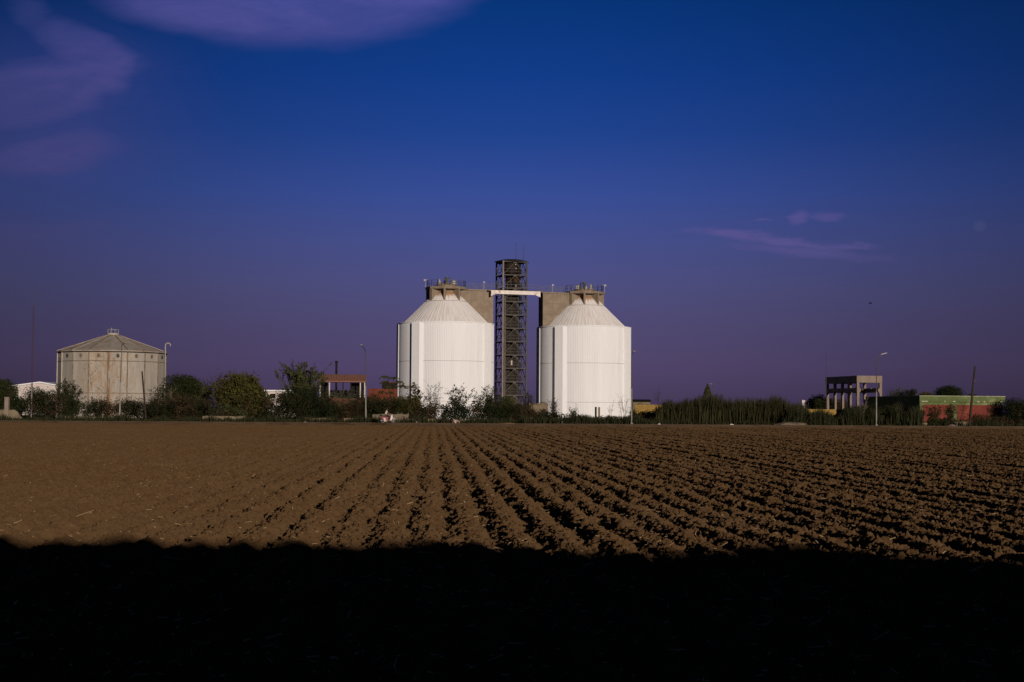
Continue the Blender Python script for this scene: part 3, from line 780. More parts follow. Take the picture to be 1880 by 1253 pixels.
# ------------------------------------------------------------------ walls
def wall(name, pxl, pxr, ytop, Y, label, mat, cat='wall', thick=.3, rough=.05, seed=1):
    xl, xr = WX(pxl, Y), WX(pxr, Y); zt = WZ((pxl + pxr) / 2, ytop, Y)
    rng = random.Random(seed); n = max(3, int((xr - xl) / .45)); m = MB()
    xs = [xl + (xr - xl) * i / n for i in range(n + 1)]; zs = [zt + rng.uniform(-rough, rough) for _ in xs]
    vs = []
    for x, z in zip(xs, zs): vs += [(x - xl, 0, 0), (x - xl, 0, z), (x - xl, thick, z), (x - xl, thick, 0)]
    fs = [(0, 1, 2, 3), (n * 4, n * 4 + 3, n * 4 + 2, n * 4 + 1)]
    for i in range(n):
        for j in range(3): fs.append((i * 4 + j, i * 4 + j + 1, i * 4 + 5 + j, i * 4 + 4 + j))
    m.add(vs, fs)
    o = m.build(name, mat, None, loc=(xl, Y, 0))
    return tag(o, label, cat)
wl = thing('boundary_wall', (WX(12, 177), 177, 0), 'broken pale boundary wall with one square pillar at far left', 'wall')
for x0_, x1_, hs_ in ((-5.5, -.26, (1.42, 1.36, 1.40, 1.3, 1.38, 1.40)), (.26, 2.0, (1.38, 1.36, 1.39, 1.15, .7, .3))):
    m = MB(); k_ = len(hs_) - 1; xs_ = [x0_ + (x1_ - x0_) * i / k_ for i in range(k_ + 1)]
    m.prism([(xs_[-1], 0), (xs_[0], 0)] + list(zip(xs_, hs_)), 0, .3, lambda a, b, d: Vector((a, d, b))); m.build('wall_panel', mt_lowwall, wl)
m = MB(); m.span(-.25, .25, -.08, .38, 0, WZ(12, 730.5, 177)); m.span(-.29, .29, -.12, .42, WZ(12, 730.5, 177) + .003, WZ(12, 729.3, 177)); m.build('pillar', mt_conc_pale, wl)
for i, (a, b, yt, lab) in enumerate([
        (116, 176, 765.5, 'low wall remnant at the road edge before the rusty tank'),
        (372, 450, 764.5, 'low kerb wall in the grass below the yellow green fig tree'),
        (560, 612, 768.0, 'low wall stub left of the lamp post nearest the tiled shed'),
        (632, 668, 768.0, 'short low wall stub touching the lamp post nearest the tiled shed'),
        (751, 806, 769.5, 'low wall running on right of the rubble stone wall'),
        (829, 869, 771.0, 'low plastered wall stub below the left silo, with a pink bag before it'),
        (1640, 1702, 776.5, 'low dirty wall left of the leaning utility pole, before the dark side of the green building'),
        (1752, 1779, 774.5, 'short pale wall block right beside the foot of the leaning utility pole')]):
    wall('low_wall', a, b, yt, 176.5 if i < 6 else 173, lab, mt_lowwall, seed=i, rough=.04)
wall('stone_wall', 684, 750, 760.5, 176, 'chest high rubble stone wall behind the moped rider', mt_stone, thick=.5, rough=.07, seed=31)
wall('yellow_wall', 1452, 1549, 751.8, 205, 'long low yellow wall under the concrete frame', mt_yellow, rough=.02, seed=41)
wall('yellow_wall', 1166, 1216, 743.5, 205, 'short yellow wall behind shrubs right of the right silo', mt_yellow, rough=.02, seed=42)
wall('block_wall', 969, 1006, 740.5, 222, 'weathered beige block wall between the lift tower and the right silo', mt_lowwall, rough=.12, seed=43)

# ------------------------------------------------------------------ lamps, poles, mast
def street_lamp(px, yb, px_top, yt, Y, label, arm=(0, 0), bend=8.0, seed=0):
    b = W(px, yb, Y); b.z = 0.0
    top = W(px_top, yt, Y)
    o = thing('street_lamp', b, label, 'street lamp', 0, 'street lamps along the road')
    T = top - b; ax, ay = arm
    m = MB(); m.tube([(0, 0, 0), (0, 0, .9), tuple(T * .52)], [.095, .085, .068], 8); m.build('pole', mt_lamppole, o)
    m = MB(); m.tube([tuple(T * .515), tuple(T * .98)], [.060, .045], 8); m.build('upper_pole', mt_steel_mid, o)
    m = MB(); m.lathe([(.16, 0), (.16, .25), (.1, .3)], 8); m.build('base_plate', mt_lamppole, o)
    e = T + Vector((ax, ay, abs(ax) * .75 + abs(ay) * .25))
    m = MB(); m.tube([tuple(T * .975), tuple(T), tuple(T.lerp(e, .5) + Vector((0, 0, .06))), tuple(e)], [.05, .05, .045, .04], 7); m.build('arm', mt_steel_mid, o)
    d = (e - T).normalized(); d.z *= .35; d.normalize()
    m = MB(); q = d.to_track_quat('X', 'Z').to_matrix()
    pr = [(-.25, .045), (-.1, .11), (.3, .13), (.5, .05)]
    vs = [];
    for x, w in pr: vs += [e + q @ Vector((x, sg * w, zz)) for sg, zz in ((-1, -.04), (-1, .05), (1, .05), (1, -.04))]
    fs = [(0, 1, 2, 3), (12, 15, 14, 13)] + [(i * 4 + j, i * 4 + (j + 1) % 4, i * 4 + 4 + (j + 1) % 4, i * 4 + 4 + j) for i in range(3) for j in range(4)]
    m.add(vs, fs); m.build('lamp_head', mt_galv, o)
    return o
street_lamp(671.5, 776, 671, 645, 171, 'slim street lamp between the tiled shed and the moped rider', (-.25, -1.6))
street_lamp(1159.5, 778, 1160, 652, 170, 'street lamp right at the right edge of the right silo', (.35, .9))
street_lamp(1609, 783, 1609, 659, 167, 'tall street lamp in front of the concrete frame with its arm bent right', (.75, 0))
street_lamp(219.5, 773, 223.3, 635, 172, 'leaning street lamp in front of the rusty tank', (.12, 1.5))
street_lamp(1309, 760, 1309, 708, 260, 'far street lamp whose head shows beside the pointed tree above the reeds', (-.3, .3))
def pole(name, px0, y0, px1, y1, Y, r0, r1, label, cat, mat):
    a = W(px0, y0, Y); a.z = 0; b = W(px1, y1, Y)
    m = MB(); T = b - a; m.tube([(0, 0, -.1), tuple(T * .5), tuple(T)], [r0, (r0 + r1) / 2, r1], 8)
    return tag(m.build(name, mat, None, True, loc=a), label, cat), b
pole('wooden_pole', 268.5, 772, 260.8, 682, 178, .13, .09, 'leaning dark wooden pole before the right half of the rusty tank', 'pole', mt_bark)
up_ = thing('utility_pole', (WX(1779, 170), 170, 0), 'leaning dark utility pole in front of the green building', 'utility pole')
T = W(1790, 673, 170) - Vector((WX(1779, 170), 170, 0))
m = MB(); m.tube([(0, 0, -.1), tuple(T * .5), tuple(T)], [.17, .14, .10], 8); m.build('pole', mt_bark, up_, True)
m = MB(); e1 = T * .76; m.box(tuple(e1 + Vector((.12, -.02, 0))), (.3, .1, .12)); m.build('bracket', mt_steel, up_)
A = e1 + Vector((.25, 0, 0)); Bq = W(1960, 742, 176) - Vector((WX(1779, 170), 170, 0)); m = MB()
pts = [A.lerp(Bq, q / 14) - Vector((0, 0, .35 * (1 - (2 * q / 14 - 1) ** 2))) for q in range(15)]
m.tube(pts, .022, 5); m.build('wire', mt_steel, up_)
# lattice mast at far left
YM = 186
ms = thing('radio_mast', (WX(58, YM), YM, 0), 'very thin lattice radio mast rising at far left', 'mast')
zt = WZ(61.5, 525, YM); m = MB(); legs = [(.13 * math.sin(2 * PI * i / 3), .13 * math.cos(2 * PI * i / 3)) for i in range(3)]
for x, y in legs: m.tube([(x, y, 0), (x * .8, y * .8, zt * .85)], .018, 4)
nb = 40
for i in range(nb):
    z0_, z1_ = zt * .85 * i / nb, zt * .85 * (i + 1) / nb
    for j in range(3):
        a, b = legs[j], legs[(j + 1) % 3]
        m.bar((a[0] * .9, a[1] * .9, z0_), (b[0] * .9, b[1] * .9, z1_), .014)
m.build('lattice', material('mast red brown', (.075, .035, .04), (.05, .028, .035), 1.0, .7, .2), ms)
m = MB(); m.tube([(0, 0, zt * .84), (0, 0, zt)], .022, 5); m.build('tip_rod', mt_steel, ms)
m = MB(); m.tube([(.0, -.1, 0), (.0, -.1, WZ(58, 704, YM))], [.085, .06], 6); m.build('lower_pole', mt_lamppole, ms)
a = W(1518.5, 760, 206); m = MB(); m.tube([(0, 0, 0), (0, 0, WZ(1518, 690, 206)), (0, 0, WZ(1518, 643, 206))], [.05, .045, .02], 6)
tag(m.build('whip_antenna', mt_steel, None, loc=(a.x, 206.5, 0)), 'thin whip antenna standing behind the left end of the concrete frame', 'antenna')
gp_ = thing('gate_post', (WX(1097, 181), 181, 0), 'pair of short dark gate posts before the right silo', 'post')
for x, h in ((-.22, WZ(1097, 747.5, 181)), (.2, WZ(1097, 747.5, 181) - .02)):
    m = MB(); m.span(x - .12, x + .12, -.1, .1, 0, h); m.build('post', mt_dark if x < 0 else mt_lowwall, gp_)

# ------------------------------------------------------------------ plants
def leaf_quads(P, size, rng, asp=1.9, updir=None):
    n = len(P)
    d = rng.normal(size=(n, 3)); d /= np.linalg.norm(d, axis=1, keepdims=True) + 1e-9
    if updir is not None: d = d * .55 + updir; d /= np.linalg.norm(d, axis=1, keepdims=True) + 1e-9
    e = np.cross(d, rng.normal(size=(n, 3))); e /= np.linalg.norm(e, axis=1, keepdims=True) + 1e-9
    L = (size * rng.uniform(.65, 1.4, n))[:, None]; w = L / asp
    v = np.stack([P - d * L * .5, P + e * w * .5, P + d * L * .5, P - e * w * .5], 1).reshape(-1, 3)
    return v, np.arange(n * 4).reshape(-1, 4)

def stems(rng, w, h, n, lean=.5, r=.035, sub=3, zmin=.0):
    """curved stems fanning out of the ground; returns (list of polylines with radii)"""
    out = []
    for i in range(n):
        a = rng.uniform(0, 2 * PI); hh = h * rng.uniform(.62, 1.0); rad = w * .5 * lean * rng.uniform(.2, 1.0)
        base = np.array([rng.normal(0, w * .08), rng.normal(0, w * .08), 0.0])
        tip = base + np.array([math.cos(a) * rad, math.sin(a) * rad, hh])
        mid = base * .5 + tip * .5 + np.array([-math.cos(a) * rad * .25, -math.sin(a) * rad * .25, hh * .08]) + rng.normal(0, h * .03, 3)
        line = [(1 - q) ** 2 * base + 2 * q * (1 - q) * mid + q * q * tip for q in np.linspace(0, 1, 7)]
        out.append((line, r * rng.uniform(.7, 1.2)))
        for _ in range(sub):
            q = rng.uniform(.35, .9); p = (1 - q) ** 2 * base + 2 * q * (1 - q) * mid + q * q * tip
            b = rng.uniform(0, 2 * PI); ln = h * rng.uniform(.12, .32)
            t2 = p + np.array([math.cos(b) * ln * .7, math.sin(b) * ln * .7, ln * rng.uniform(.3, 1.0)])
            m2 = (p + t2) / 2 + rng.normal(0, ln * .08, 3)
            out.append(([p, m2, t2], r * .5))
            if sub > 3:
                t3 = m2 + rng.normal(0, ln * .3, 3) + np.array([0, 0, ln * .3]); out.append(([m2, t3], r * .35))
    return out
def along(rng, lines, n, lo=.3, spread=.08):
    idx = rng.integers(0, len(lines), n); P = np.zeros((n, 3))
    for i, k_ in enumerate(idx):
        ln = lines[k_][0]; q = rng.uniform(lo if len(ln) > 3 else .1, 1.0) * (len(ln) - 1); j = min(int(q), len(ln) - 2)
        P[i] = ln[j] + (ln[j + 1] - ln[j]) * (q - j)
    return P + rng.normal(0, spread, (n, 3))
def clump_points(rng, w, h, z0, nclump, per, dep=.8, rs=(.13, .26), top=1.0):
    cs = []
    while len(cs) < nclump:
        p = rng.uniform(-1, 1, 3)
        if np.dot(p, p) > 1: continue
        cs.append(p)
    cs = np.array(cs)
    rr = rng.uniform(*rs, nclump) * min(w, (h - z0) * 1.2)
    C = cs * np.array([w * .5, w * .5 * dep, (h - z0) * .5]) * .80 + np.array([0, 0, z0 + (h - z0) * .5])
    C[:, 2] = np.minimum(C[:, 2], h - rr * .9)
    P = []
    for c_, r_ in zip(C, rr):
        n = int(per * (r_ / (.2 * w + 1e-6)) ** 2) + 8
        d = rng.normal(size=(n, 3)); d /= np.linalg.norm(d, axis=1, keepdims=True)
        P.append(c_ + d * r_ * (rng.uniform(.35, 1.0, (n, 1)) ** .6) * np.array([1, 1, .85]) + rng.normal(0, r_ * .10, (n, 3)))
    P = np.concatenate(P); P = P[P[:, 2] > .02]
    return P

SEED = [100]
def plant(px, wpx, ytop, Y, kind, mat, label, name='bush', cat='bush', leaf=.17, dens=1.0, stem_mat=None, group=None):
    SEED[0] += 1; rng = np.random.default_rng(SEED[0])
    w = wpx * 1.12 / F * Y; h = max(.4, WZ(px, ytop, Y)); px_ = WX(px, Y)
    root = thing(name, (px_, Y, 0.0), label, cat, 0, group or 'plants along the far side of the road')
    sm = stem_mat or mt_bark
    L = []; V = []; 
    if kind == 'round':
        L = stems(rng, w, h * .75, 5, .8, .06, 2)
        z0 = h * .02
        P = clump_points(rng, w, h, z0, int(26 * max(1, w / 3)), int(150 * dens))
        P2 = clump_points(rng, w * 1.05, h * .45, 0, int(10 * max(1, w / 3)), int(90 * dens))
        tw_ = stems(rng, w * .9, h * 1.03, 7, .9, .015, 1); L += tw_
        V = [np.concatenate([P, P2, along(rng, tw_, int(90 * dens), .6, .07)])]
    elif kind == 'tree':
        L = [([np.array([0, 0, 0.]), np.array([.05, 0, h * .35]), np.array([0, .05, h * .75])], .14)] + stems(rng, w, h * .85, 6, .9, .05, 3)
        V = [clump_points(rng, w, h, h * .22, int(40 * max(1, w / 3.5)), int(230 * dens), .9, (.13, .25))]
    elif kind == 'sparse':
        L = stems(rng, w, h, int(9 + w * 3), .95, .024, 4)
        V = [along(rng, L, int(430 * dens * max(.4, w / 3)), .35, .09), clump_points(rng, w, h * .45, 0, 9, int(70 * dens))]
    elif kind == 'shoots':
        L = stems(rng, w * 1.05, h, int(16 + w * 4), 1.0, .030, 2)
        V = [along(rng, L, int(2600 * dens * max(.5, w / 4)), .35, .10), clump_points(rng, w * .85, h * .62, 0, 22, int(130 * dens))]
    elif kind == 'umbrella':
        L = stems(rng, w * .9, h * .93, 9, 1.0, .03, 2)
        P = []
        for ln, r_ in list(L):
            if len(ln) < 5: continue
            tip = ln[-1]
            for f_ in range(7):
                b = 2 * PI * f_ / 7 + rng.uniform(-.3, .3); ln2 = rng.uniform(.55, 1.0)
                fr = [tip + np.array([math.cos(b) * ln2 * q, math.sin(b) * ln2 * q, .22 * math.sin(q * PI) - .15 * q]) for q in np.linspace(0, 1, 6)]
                L.append((fr, .012)) if f_ % 2 else None
                for q in fr: P += [q + rng.normal(0, .05, 3) for _ in range(4)]
        V = [np.array(P), clump_points(rng, w * .9, h * .55, 0, 14, int(90 * dens))]
    elif kind == 'bare':
        L = stems(rng, w, h, max(2, int(3 * dens)), .8, .030, 6)
    elif kind == 'conifer':
        L = [([np.array([0, 0, 0.]), np.array([0, 0, h * .95])], .1)]
        n = int(2600 * dens); z = h * rng.uniform(0, 1, n) ** .8; rad = (w * .5) * (1 - z / h) ** .8 * (.6 + .5 * rng.uniform(0, 1, n)); a = rng.uniform(0, 2 * PI, n)
        V = [np.stack([np.cos(a) * rad, np.sin(a) * rad, z], 1)]
    elif kind == 'low':
        L = stems(rng, w, h * 1.1, 8, 1.0, .015, 1)
        V = [clump_points(rng, w, h * 1.05, -h * .5, int(16 * max(1, w / 2)), int(110 * dens), .7, (.16, .3)), along(rng, L, int(80 * dens), .6, .06)]
    m = MB()
    for ln, r_ in L:
        n = len(ln); m.tube(ln, [r_ * (1 - .75 * i / max(1, n - 1)) for i in range(n)], 4, cap=False)
    m.build('stem', sm, root)
    if V:
        P = np.concatenate(V); v, q = leaf_quads(P, leaf, rng)
        np_mesh('foliage', v, q, LM[mat], root)
    return root

PL = [
 # px, width, top, depth, kind, leaves, label, options
 (4, 46, 694, 262, 'tree', 'dark', 'dark tree standing behind the white shed at the left frame edge', dict(name='tree', cat='tree', leaf=.26)),
 (2, 46, 713, 190, 'round', 'dark', 'dark bush behind the boundary wall at the left frame edge', {}),
 (30, 34, 722, 192, 'round', 'deep', 'small dark bush just right of the square pillar', {}),
 (17, 16, 708, 191, 'sparse', 'deep', 'thin upright sapling before the white shed, above the square pillar', dict(dens=1.6)),
 (60, 54, 706, 196, 'round', 'dark', 'rounded bush directly behind the foot of the radio mast', {}),
 (95, 84, 711, 192, 'round', 'deep', 'wide very dark bush covering the right half of the white shed', {}),
 (128, 46, 697, 188, 'shoots', 'dark', 'dark bush with upright shoots against the left edge of the rusty tank', dict(leaf=.2)),
 (180, 70, 727, 190, 'round', 'brown', 'low brownish thicket under the left half of the rusty tank', dict(dens=.8)),
 (176, 30, 678, 200, 'bare', 'dark', 'leafless sapling silhouetted on the left half of the rusty tank', dict(name='sapling', cat='tree', dens=.7)),
 (240, 54, 726, 191, 'round', 'brown', 'brown leaved bush behind the leaning street lamp', dict(dens=.8)),
 (279, 18, 704, 189, 'sparse', 'brown', 'slender leafy sapling before the right edge of the rusty tank', dict(name='sapling', cat='tree', dens=1.4)),
 (290, 52, 727, 188, 'round', 'brown', 'dark brown bush under the right edge of the rusty tank', {}),
 (312, 34, 690, 190, 'bare', 'dark', 'pale bare forked stems right of the swan neck pipe', dict(stem_mat=mt_bark_pale, dens=.8)),
 (338, 92, 686, 200, 'tree', 'dark', 'big round dark green tree right of the rusty tank', dict(name='tree', cat='tree', dens=1.5, leaf=.2)),
 (340, 86, 722, 188, 'round', 'brown', 'brown green bush at the foot of the big round tree', {}),
 (372, 36, 703, 196, 'round', 'mid', 'upright bush on the right shoulder of the big round tree', {}),
 (404, 54, 680, 190, 'sparse', 'brown', 'thin half bare tree with brown leaves between two dense trees', dict(name='tree', cat='tree', dens=1.2)),
 (438, 88, 684, 187, 'tree', 'olive', 'yellow green broad leaved fig tree', dict(name='tree', cat='tree', leaf=.34, dens=.9)),
 (436, 54, 675, 188, 'shoots', 'olive', 'yellowish shoots rising out of the fig tree top', dict(leaf=.24, dens=.45)),
 (474, 50, 706, 188, 'round', 'olive', 'olive bush on the right side of the fig tree', dict(leaf=.26)),
 (420, 80, 738, 184, 'round', 'mid', 'low leafy bush in front of the fig tree', {}),
 (508, 64, 716, 188, 'sparse', 'dark', 'open shrub with gaps in front of the small white house', dict(dens=1.2)),
 (505, 70, 741, 186, 'round', 'deep', 'low dark bush below the small white house', {}),
 (553, 92, 658, 190, 'shoots', 'mid', 'tall shaggy tree with feathery upswept branches left of the tiled shed', dict(name='tree', cat='tree', leaf=.24, dens=2.0)),
 (556, 84, 706, 187, 'round', 'deep', 'dense dark lower bush under the shaggy tree', dict(dens=1.3)),
 (598, 44, 722, 190, 'round', 'brown', 'brown tinged bush at the left end of the red shed wall', {}),
 (626, 92, 711, 209, 'low', 'pale', 'pale green climber spilling over the red shed wall', dict(name='climbing_plant', cat='climber', dens=.35)),
 (648, 46, 735, 190, 'round', 'brown', 'brown thicket before the red shed wall, left of the slim street lamp', {}),
 (612, 50, 744, 187, 'round', 'dark', 'low dark bush below the red patch of the shed wall', {}),
 (690, 50, 722, 190, 'round', 'dark', 'dark leafy bush right of the slim street lamp', {}),
 (722, 64, 684, 196, 'umbrella', 'mid', 'feathery flat topped tree at the left edge of the left silo', dict(name='tree', cat='tree', leaf=.2)),
 (718, 76, 728, 186, 'round', 'dark', 'dense dark bush rising behind the rubble stone wall', dict(dens=1.2)),
 (748, 44, 722, 185, 'round', 'olive', 'olive leafed bush at the right end of the rubble stone wall', {}),
 (765, 38, 704, 186, 'sparse', 'brown', 'open bush with big brownish leaves against the left silo', dict(leaf=.28, dens=1.2)),
 (792, 46, 701, 187, 'sparse', 'brown', 'tall dried weeds with one leafy tuft against the left silo', dict(dens=.7, stem_mat=mt_bark)),
 (782, 60, 744, 184, 'round', 'brown', 'dry brown thicket below the left silo pilaster', dict(dens=.8)),
 (836, 56, 709, 186, 'sparse', 'dark', 'airy dark shrub before the middle of the left silo', dict(leaf=.24, dens=1.3)),
 (842, 92, 742, 183, 'round', 'deep', 'broad very dark bush mass below the middle of the left silo', dict(dens=1.2)),
 (884, 52, 716, 186, 'sparse', 'dark', 'leafy open shrub before the right half of the left silo', dict(leaf=.22, dens=1.5)),
 (900, 24, 703, 187, 'shoots', 'dark', 'tall leafy shoots where the left silo meets the lift tower', dict(dens=.8)),
 (905, 66, 744, 183, 'round', 'deep', 'dark bush below the right edge of the left silo', {}),
 (926, 40, 722, 188, 'round', 'mid', 'leafy bush at the left foot of the lift tower', {}),
 (946, 52, 726, 187, 'bare', 'dark', 'tangle of pale bare stems at the foot of the lift tower', dict(stem_mat=mt_bark_pale, dens=2.0)),
 (952, 60, 740, 186, 'round', 'brown', 'brown green bush in front of the lift tower foot', {}),
 (969, 34, 719, 189, 'sparse', 'dark', 'upright leafy shrub right of the lift tower foot', dict(dens=1.6)),
 (992, 44, 750, 186, 'round', 'brown', 'low brown bush before the beige block wall', dict(dens=.8)),
 (1016, 16, 733, 184, 'sparse', 'brown', 'small leafy sapling at the left edge of the right silo', dict(name='sapling', cat='tree', dens=1.6)),
 (1008, 60, 757, 183, 'low', 'deep', 'low dark green mound at the left foot of the right silo', {}),
 (1052, 60, 757, 182, 'low', 'dark', 'low shrub mound below the middle of the right silo', {}),
 (1053, 16, 744, 183, 'sparse', 'deep', 'tiny leafy tuft sticking up before the middle of the right silo', dict(dens=.9)),
 (1098, 56, 764, 181, 'low', 'deep', 'low green mound around the dark gate posts', {}),
 (1118, 24, 732, 184, 'bare', 'dark', 'bare curved twigs right of the dark gate posts', dict(dens=.8)),
 (1145, 38, 722, 185, 'bare', 'dark', 'bare fan of pale twigs at the right edge of the right silo', dict(stem_mat=mt_bark_pale, dens=1.8)),
 (1142, 46, 767, 180, 'low', 'dark', 'low green mound at the foot of the street lamp beside the right silo', {}),
 (1185, 56, 752, 186, 'round', 'dark', 'bush in front of the short yellow wall', dict(dens=.7)),
 (1178, 44, 738, 212, 'round', 'mid', 'bush behind the short yellow wall below the dark shed roof', dict(dens=.8)),
 (1204, 30, 703, 190, 'bare', 'dark', 'dead leggy weed at the left end of the reed bed', dict(dens=1.2)),
 (1299, 40, 706, 212, 'conifer', 'olive', 'pointed conical tree rising above the reeds', dict(name='tree', cat='tree', leaf=.2)),
 (1504, 50, 722, 215, 'tree', 'dark', 'dark tree left of the concrete frame', dict(name='tree', cat='tree')),
 (1535, 40, 728, 222, 'tree', 'brown', 'brownish tree seen through the left bays of the concrete frame', dict(name='tree', cat='tree')),
 (1566, 40, 742, 190, 'round', 'deep', 'dark bush at the corner of the concrete frame', {}),
 (1602, 50, 738, 190, 'round', 'deep', 'dark bush behind the tall right hand street lamp', {}),
 (1583, 40, 722, 184, 'bare', 'dark', 'bare upright canes before the concrete frame corner', dict(stem_mat=mt_bark_pale, dens=1.8)),
 (1634, 50, 744, 182, 'round', 'dark', 'bush against the dark side wall of the green building', {}),
 (1648, 50, 711, 225, 'tree', 'mid', 'loose pale green tree right of the concrete frame', dict(name='tree', cat='tree', dens=.5)),
 (1673, 30, 710, 222, 'tree', 'deep', 'small round dark tree above the corner of the green building', dict(name='tree', cat='tree')),
 (1700, 32, 714, 224, 'tree', 'olive', 'small olive tree between the two round dark trees behind the green building', dict(name='tree', cat='tree')),
 (1743, 58, 707, 226, 'tree', 'deep', 'wide domed dark tree behind the green building roof', dict(name='tree', cat='tree', dens=1.5)),
 (1786, 34, 722, 228, 'tree', 'dark', 'low treetop just behind the leaning utility pole', dict(name='tree', cat='tree')),
 (1817, 16, 724, 228, 'tree', 'dark', 'little treetop poking above the green roof at its right part', dict(name='tree', cat='tree')),
 (1713, 30, 744, 179, 'sparse', 'dark', 'dark shrub before the left red panel', dict(dens=2.2)),
 (1745, 34, 742, 179, 'sparse', 'mid', 'greenish upright shrub between the two red panels', dict(dens=2.2)),
 (1770, 26, 728, 180, 'bare', 'dark', 'bare sapling just left of the leaning utility pole', dict(dens=.8)),
 (1812, 50, 724, 181, 'bare', 'dark', 'bare branching sapling before the right red panel', dict(dens=1.3)),
 (1804, 56, 760, 177, 'low', 'dark', 'low green brown bush right of the utility pole foot', {}),
 (1836, 44, 764, 178, 'low', 'brown', 'low brown bush at the right end of the green building', {}),
 (1868, 56, 729, 184, 'round', 'deep', 'dark hedge at the right frame edge', dict(name='hedge', cat='hedge', dens=1.2)),
 (1890, 50, 732, 188, 'round', 'dark', 'leafy bush partly out of frame at the right edge', {}),
 (1720, 40, 768, 175, 'low', 'dark', 'low scrub along the wall before the left red panel', {}),
]
for px, wpx, yt, Y, kind, mat, lab, opt in PL: plant(px, wpx, yt, Y, kind, mat, lab, **opt)

# reed bed: thousands of blades, nobody could count them
rng = np.random.default_rng(7)
def blades(name, n, pxl, pxr, off0, off1, hfun, wid, mat, lean=.12, label=None):
    px = rng.uniform(pxl, pxr, n); Y0 = field_edge(0) + rng.uniform(off0, off1, n)
    X = (px - CX) / F * Y0; Yb = Y0 + .03 * X
    h = hfun(px, n)
    dx, dy = rng.normal(0, lean, n) * h, rng.normal(0, lean, n) * h
    a = rng.uniform(0, PI, n); cw, sw = np.cos(a) * wid, np.sin(a) * wid
    ww = rng.uniform(.6, 1.4, n); cw *= ww; sw *= ww
    b0 = np.stack([X - cw, Yb - sw, np.zeros(n)], 1); b1 = np.stack([X + cw, Yb + sw, np.zeros(n)], 1)
    m0 = np.stack([X - cw * .8 + dx * .35, Yb - sw * .8 + dy * .35, h * .6], 1); m1 = np.stack([X + cw * .8 + dx * .35, Yb + sw * .8 + dy * .35, h * .6], 1)
    t0 = np.stack([X - cw * .15 + dx, Yb + dy, h], 1); t1 = np.stack([X + cw * .15 + dx, Yb + dy, h], 1)
    v = np.stack([b0, b1, m0, m1, t0, t1], 1).reshape(-1, 3)
    k_ = np.arange(n)[:, None] * 6
    q = np.concatenate([k_ + np.array([[0, 1, 3, 2]]), k_ + np.array([[2, 3, 5, 4]])])
    o = np_mesh(name, v, q, LM[mat]); tag(o, label, None, None, 'stuff'); return o
def hreed(px, n):
    prof = np.interp(px, [1200, 1225, 1260, 1330, 1345, 1430, 1445, 1475, 1500], [1.8, 3.6, 4.0, 4.2, 3.7, 4.2, 3.9, 3.2, 2.0])
    lump = vnoise(px / 9.0, px * 0, 5) * .7 + vnoise(px / 3.0, px * 0, 6) * .4
    return (prof * (.70 + .28 * lump) * rng.uniform(.55, 1.02, n))
blades('reeds', 9000, 1205, 1490, 19, 27, hreed, .045, 'reed', .10, 'tall dark reed bed right of the right silo')
def hg(lo, hi): return lambda px, n: rng.uniform(lo, hi, n) * (.5 + .9 * vnoise(px / 14.0, px * 0, 8))
blades('verge_grass', 16000, -160, 2040, 15.6, 27, hg(.25, .85), .05, 'grass', .25, 'dark rough grass on the far verge of the road')
blades('tall_weeds', 4500, 1440, 1700, 16, 24, hg(1.3, 2.3), .04, 'grass', .16, 'tall rough weeds below the concrete frame')
blades('rough_herbs', 3500, 960, 1200, 15.5, 24, hg(.4, 1.0), .05, 'grass', .25, 'rough green herbs before the right silo')

UG = [(-160, 745), (0, 750), (40, 740), (60, 728), (110, 726), (150, 735), (220, 742), (300, 735), (320, 728), (390, 728), (480, 728), (505, 721), (540, 720),
      (590, 728), (610, 730), (640, 738), (670, 732), (690, 730), (745, 730), (780, 742), (830, 740), (880, 741), (905, 742), (960, 745), (990, 755), (1010, 764), (1150, 766),
      (1165, 751), (1210, 752), (1230, 760), (1440, 764), (1465, 757), (1550, 758), (1575, 750), (1680, 752), (1692, 772), (1850, 770), (1860, 745), (2040, 745)]
nu = 3400
upx = rng.uniform(-160, 2040, nu); uy = rng.uniform(180, 193, nu)
utop = np.interp(upx, [p for p, _ in UG], [q for _, q in UG]) - np.where(upx < 990, 5, 0) + 12 * (vnoise(upx / 13.0, upx * 0, 91) - .35)
uX = (upx - CX) / F * uy
uh = np.maximum((752 + (upx - 940) * math.tan(ROLL) - utop) / F * uy + 1.8, .35)
Pu = []
for X_, Y_, h_ in zip(uX, uy, uh):
    r_ = rng.uniform(.3, .6); n_ = 26; c_ = np.array([X_, Y_, max(.1, h_ - r_ * .9) * rng.uniform(0, 1) ** .55])
    d_ = rng.normal(size=(n_, 3)); d_ /= np.linalg.norm(d_, axis=1, keepdims=True); Pu.append(c_ + d_ * r_ * rng.uniform(.4, 1.05, (n_, 1)))
Pu = np.concatenate(Pu); Pu = Pu[Pu[:, 2] > .05]
half = vnoise(Pu[:, 0] / 2.2, Pu[:, 1] / 6, 92) > .52
for nm, sel, mat_ in (('undergrowth', ~half, 'deep'), ('dry_undergrowth', half, 'brown')):
    v, q = leaf_quads(Pu[sel], .17, rng); tag(np_mesh(nm, v, q, LM[mat_]), 'tangled undergrowth running along the far side of the road', None, None, 'stuff')

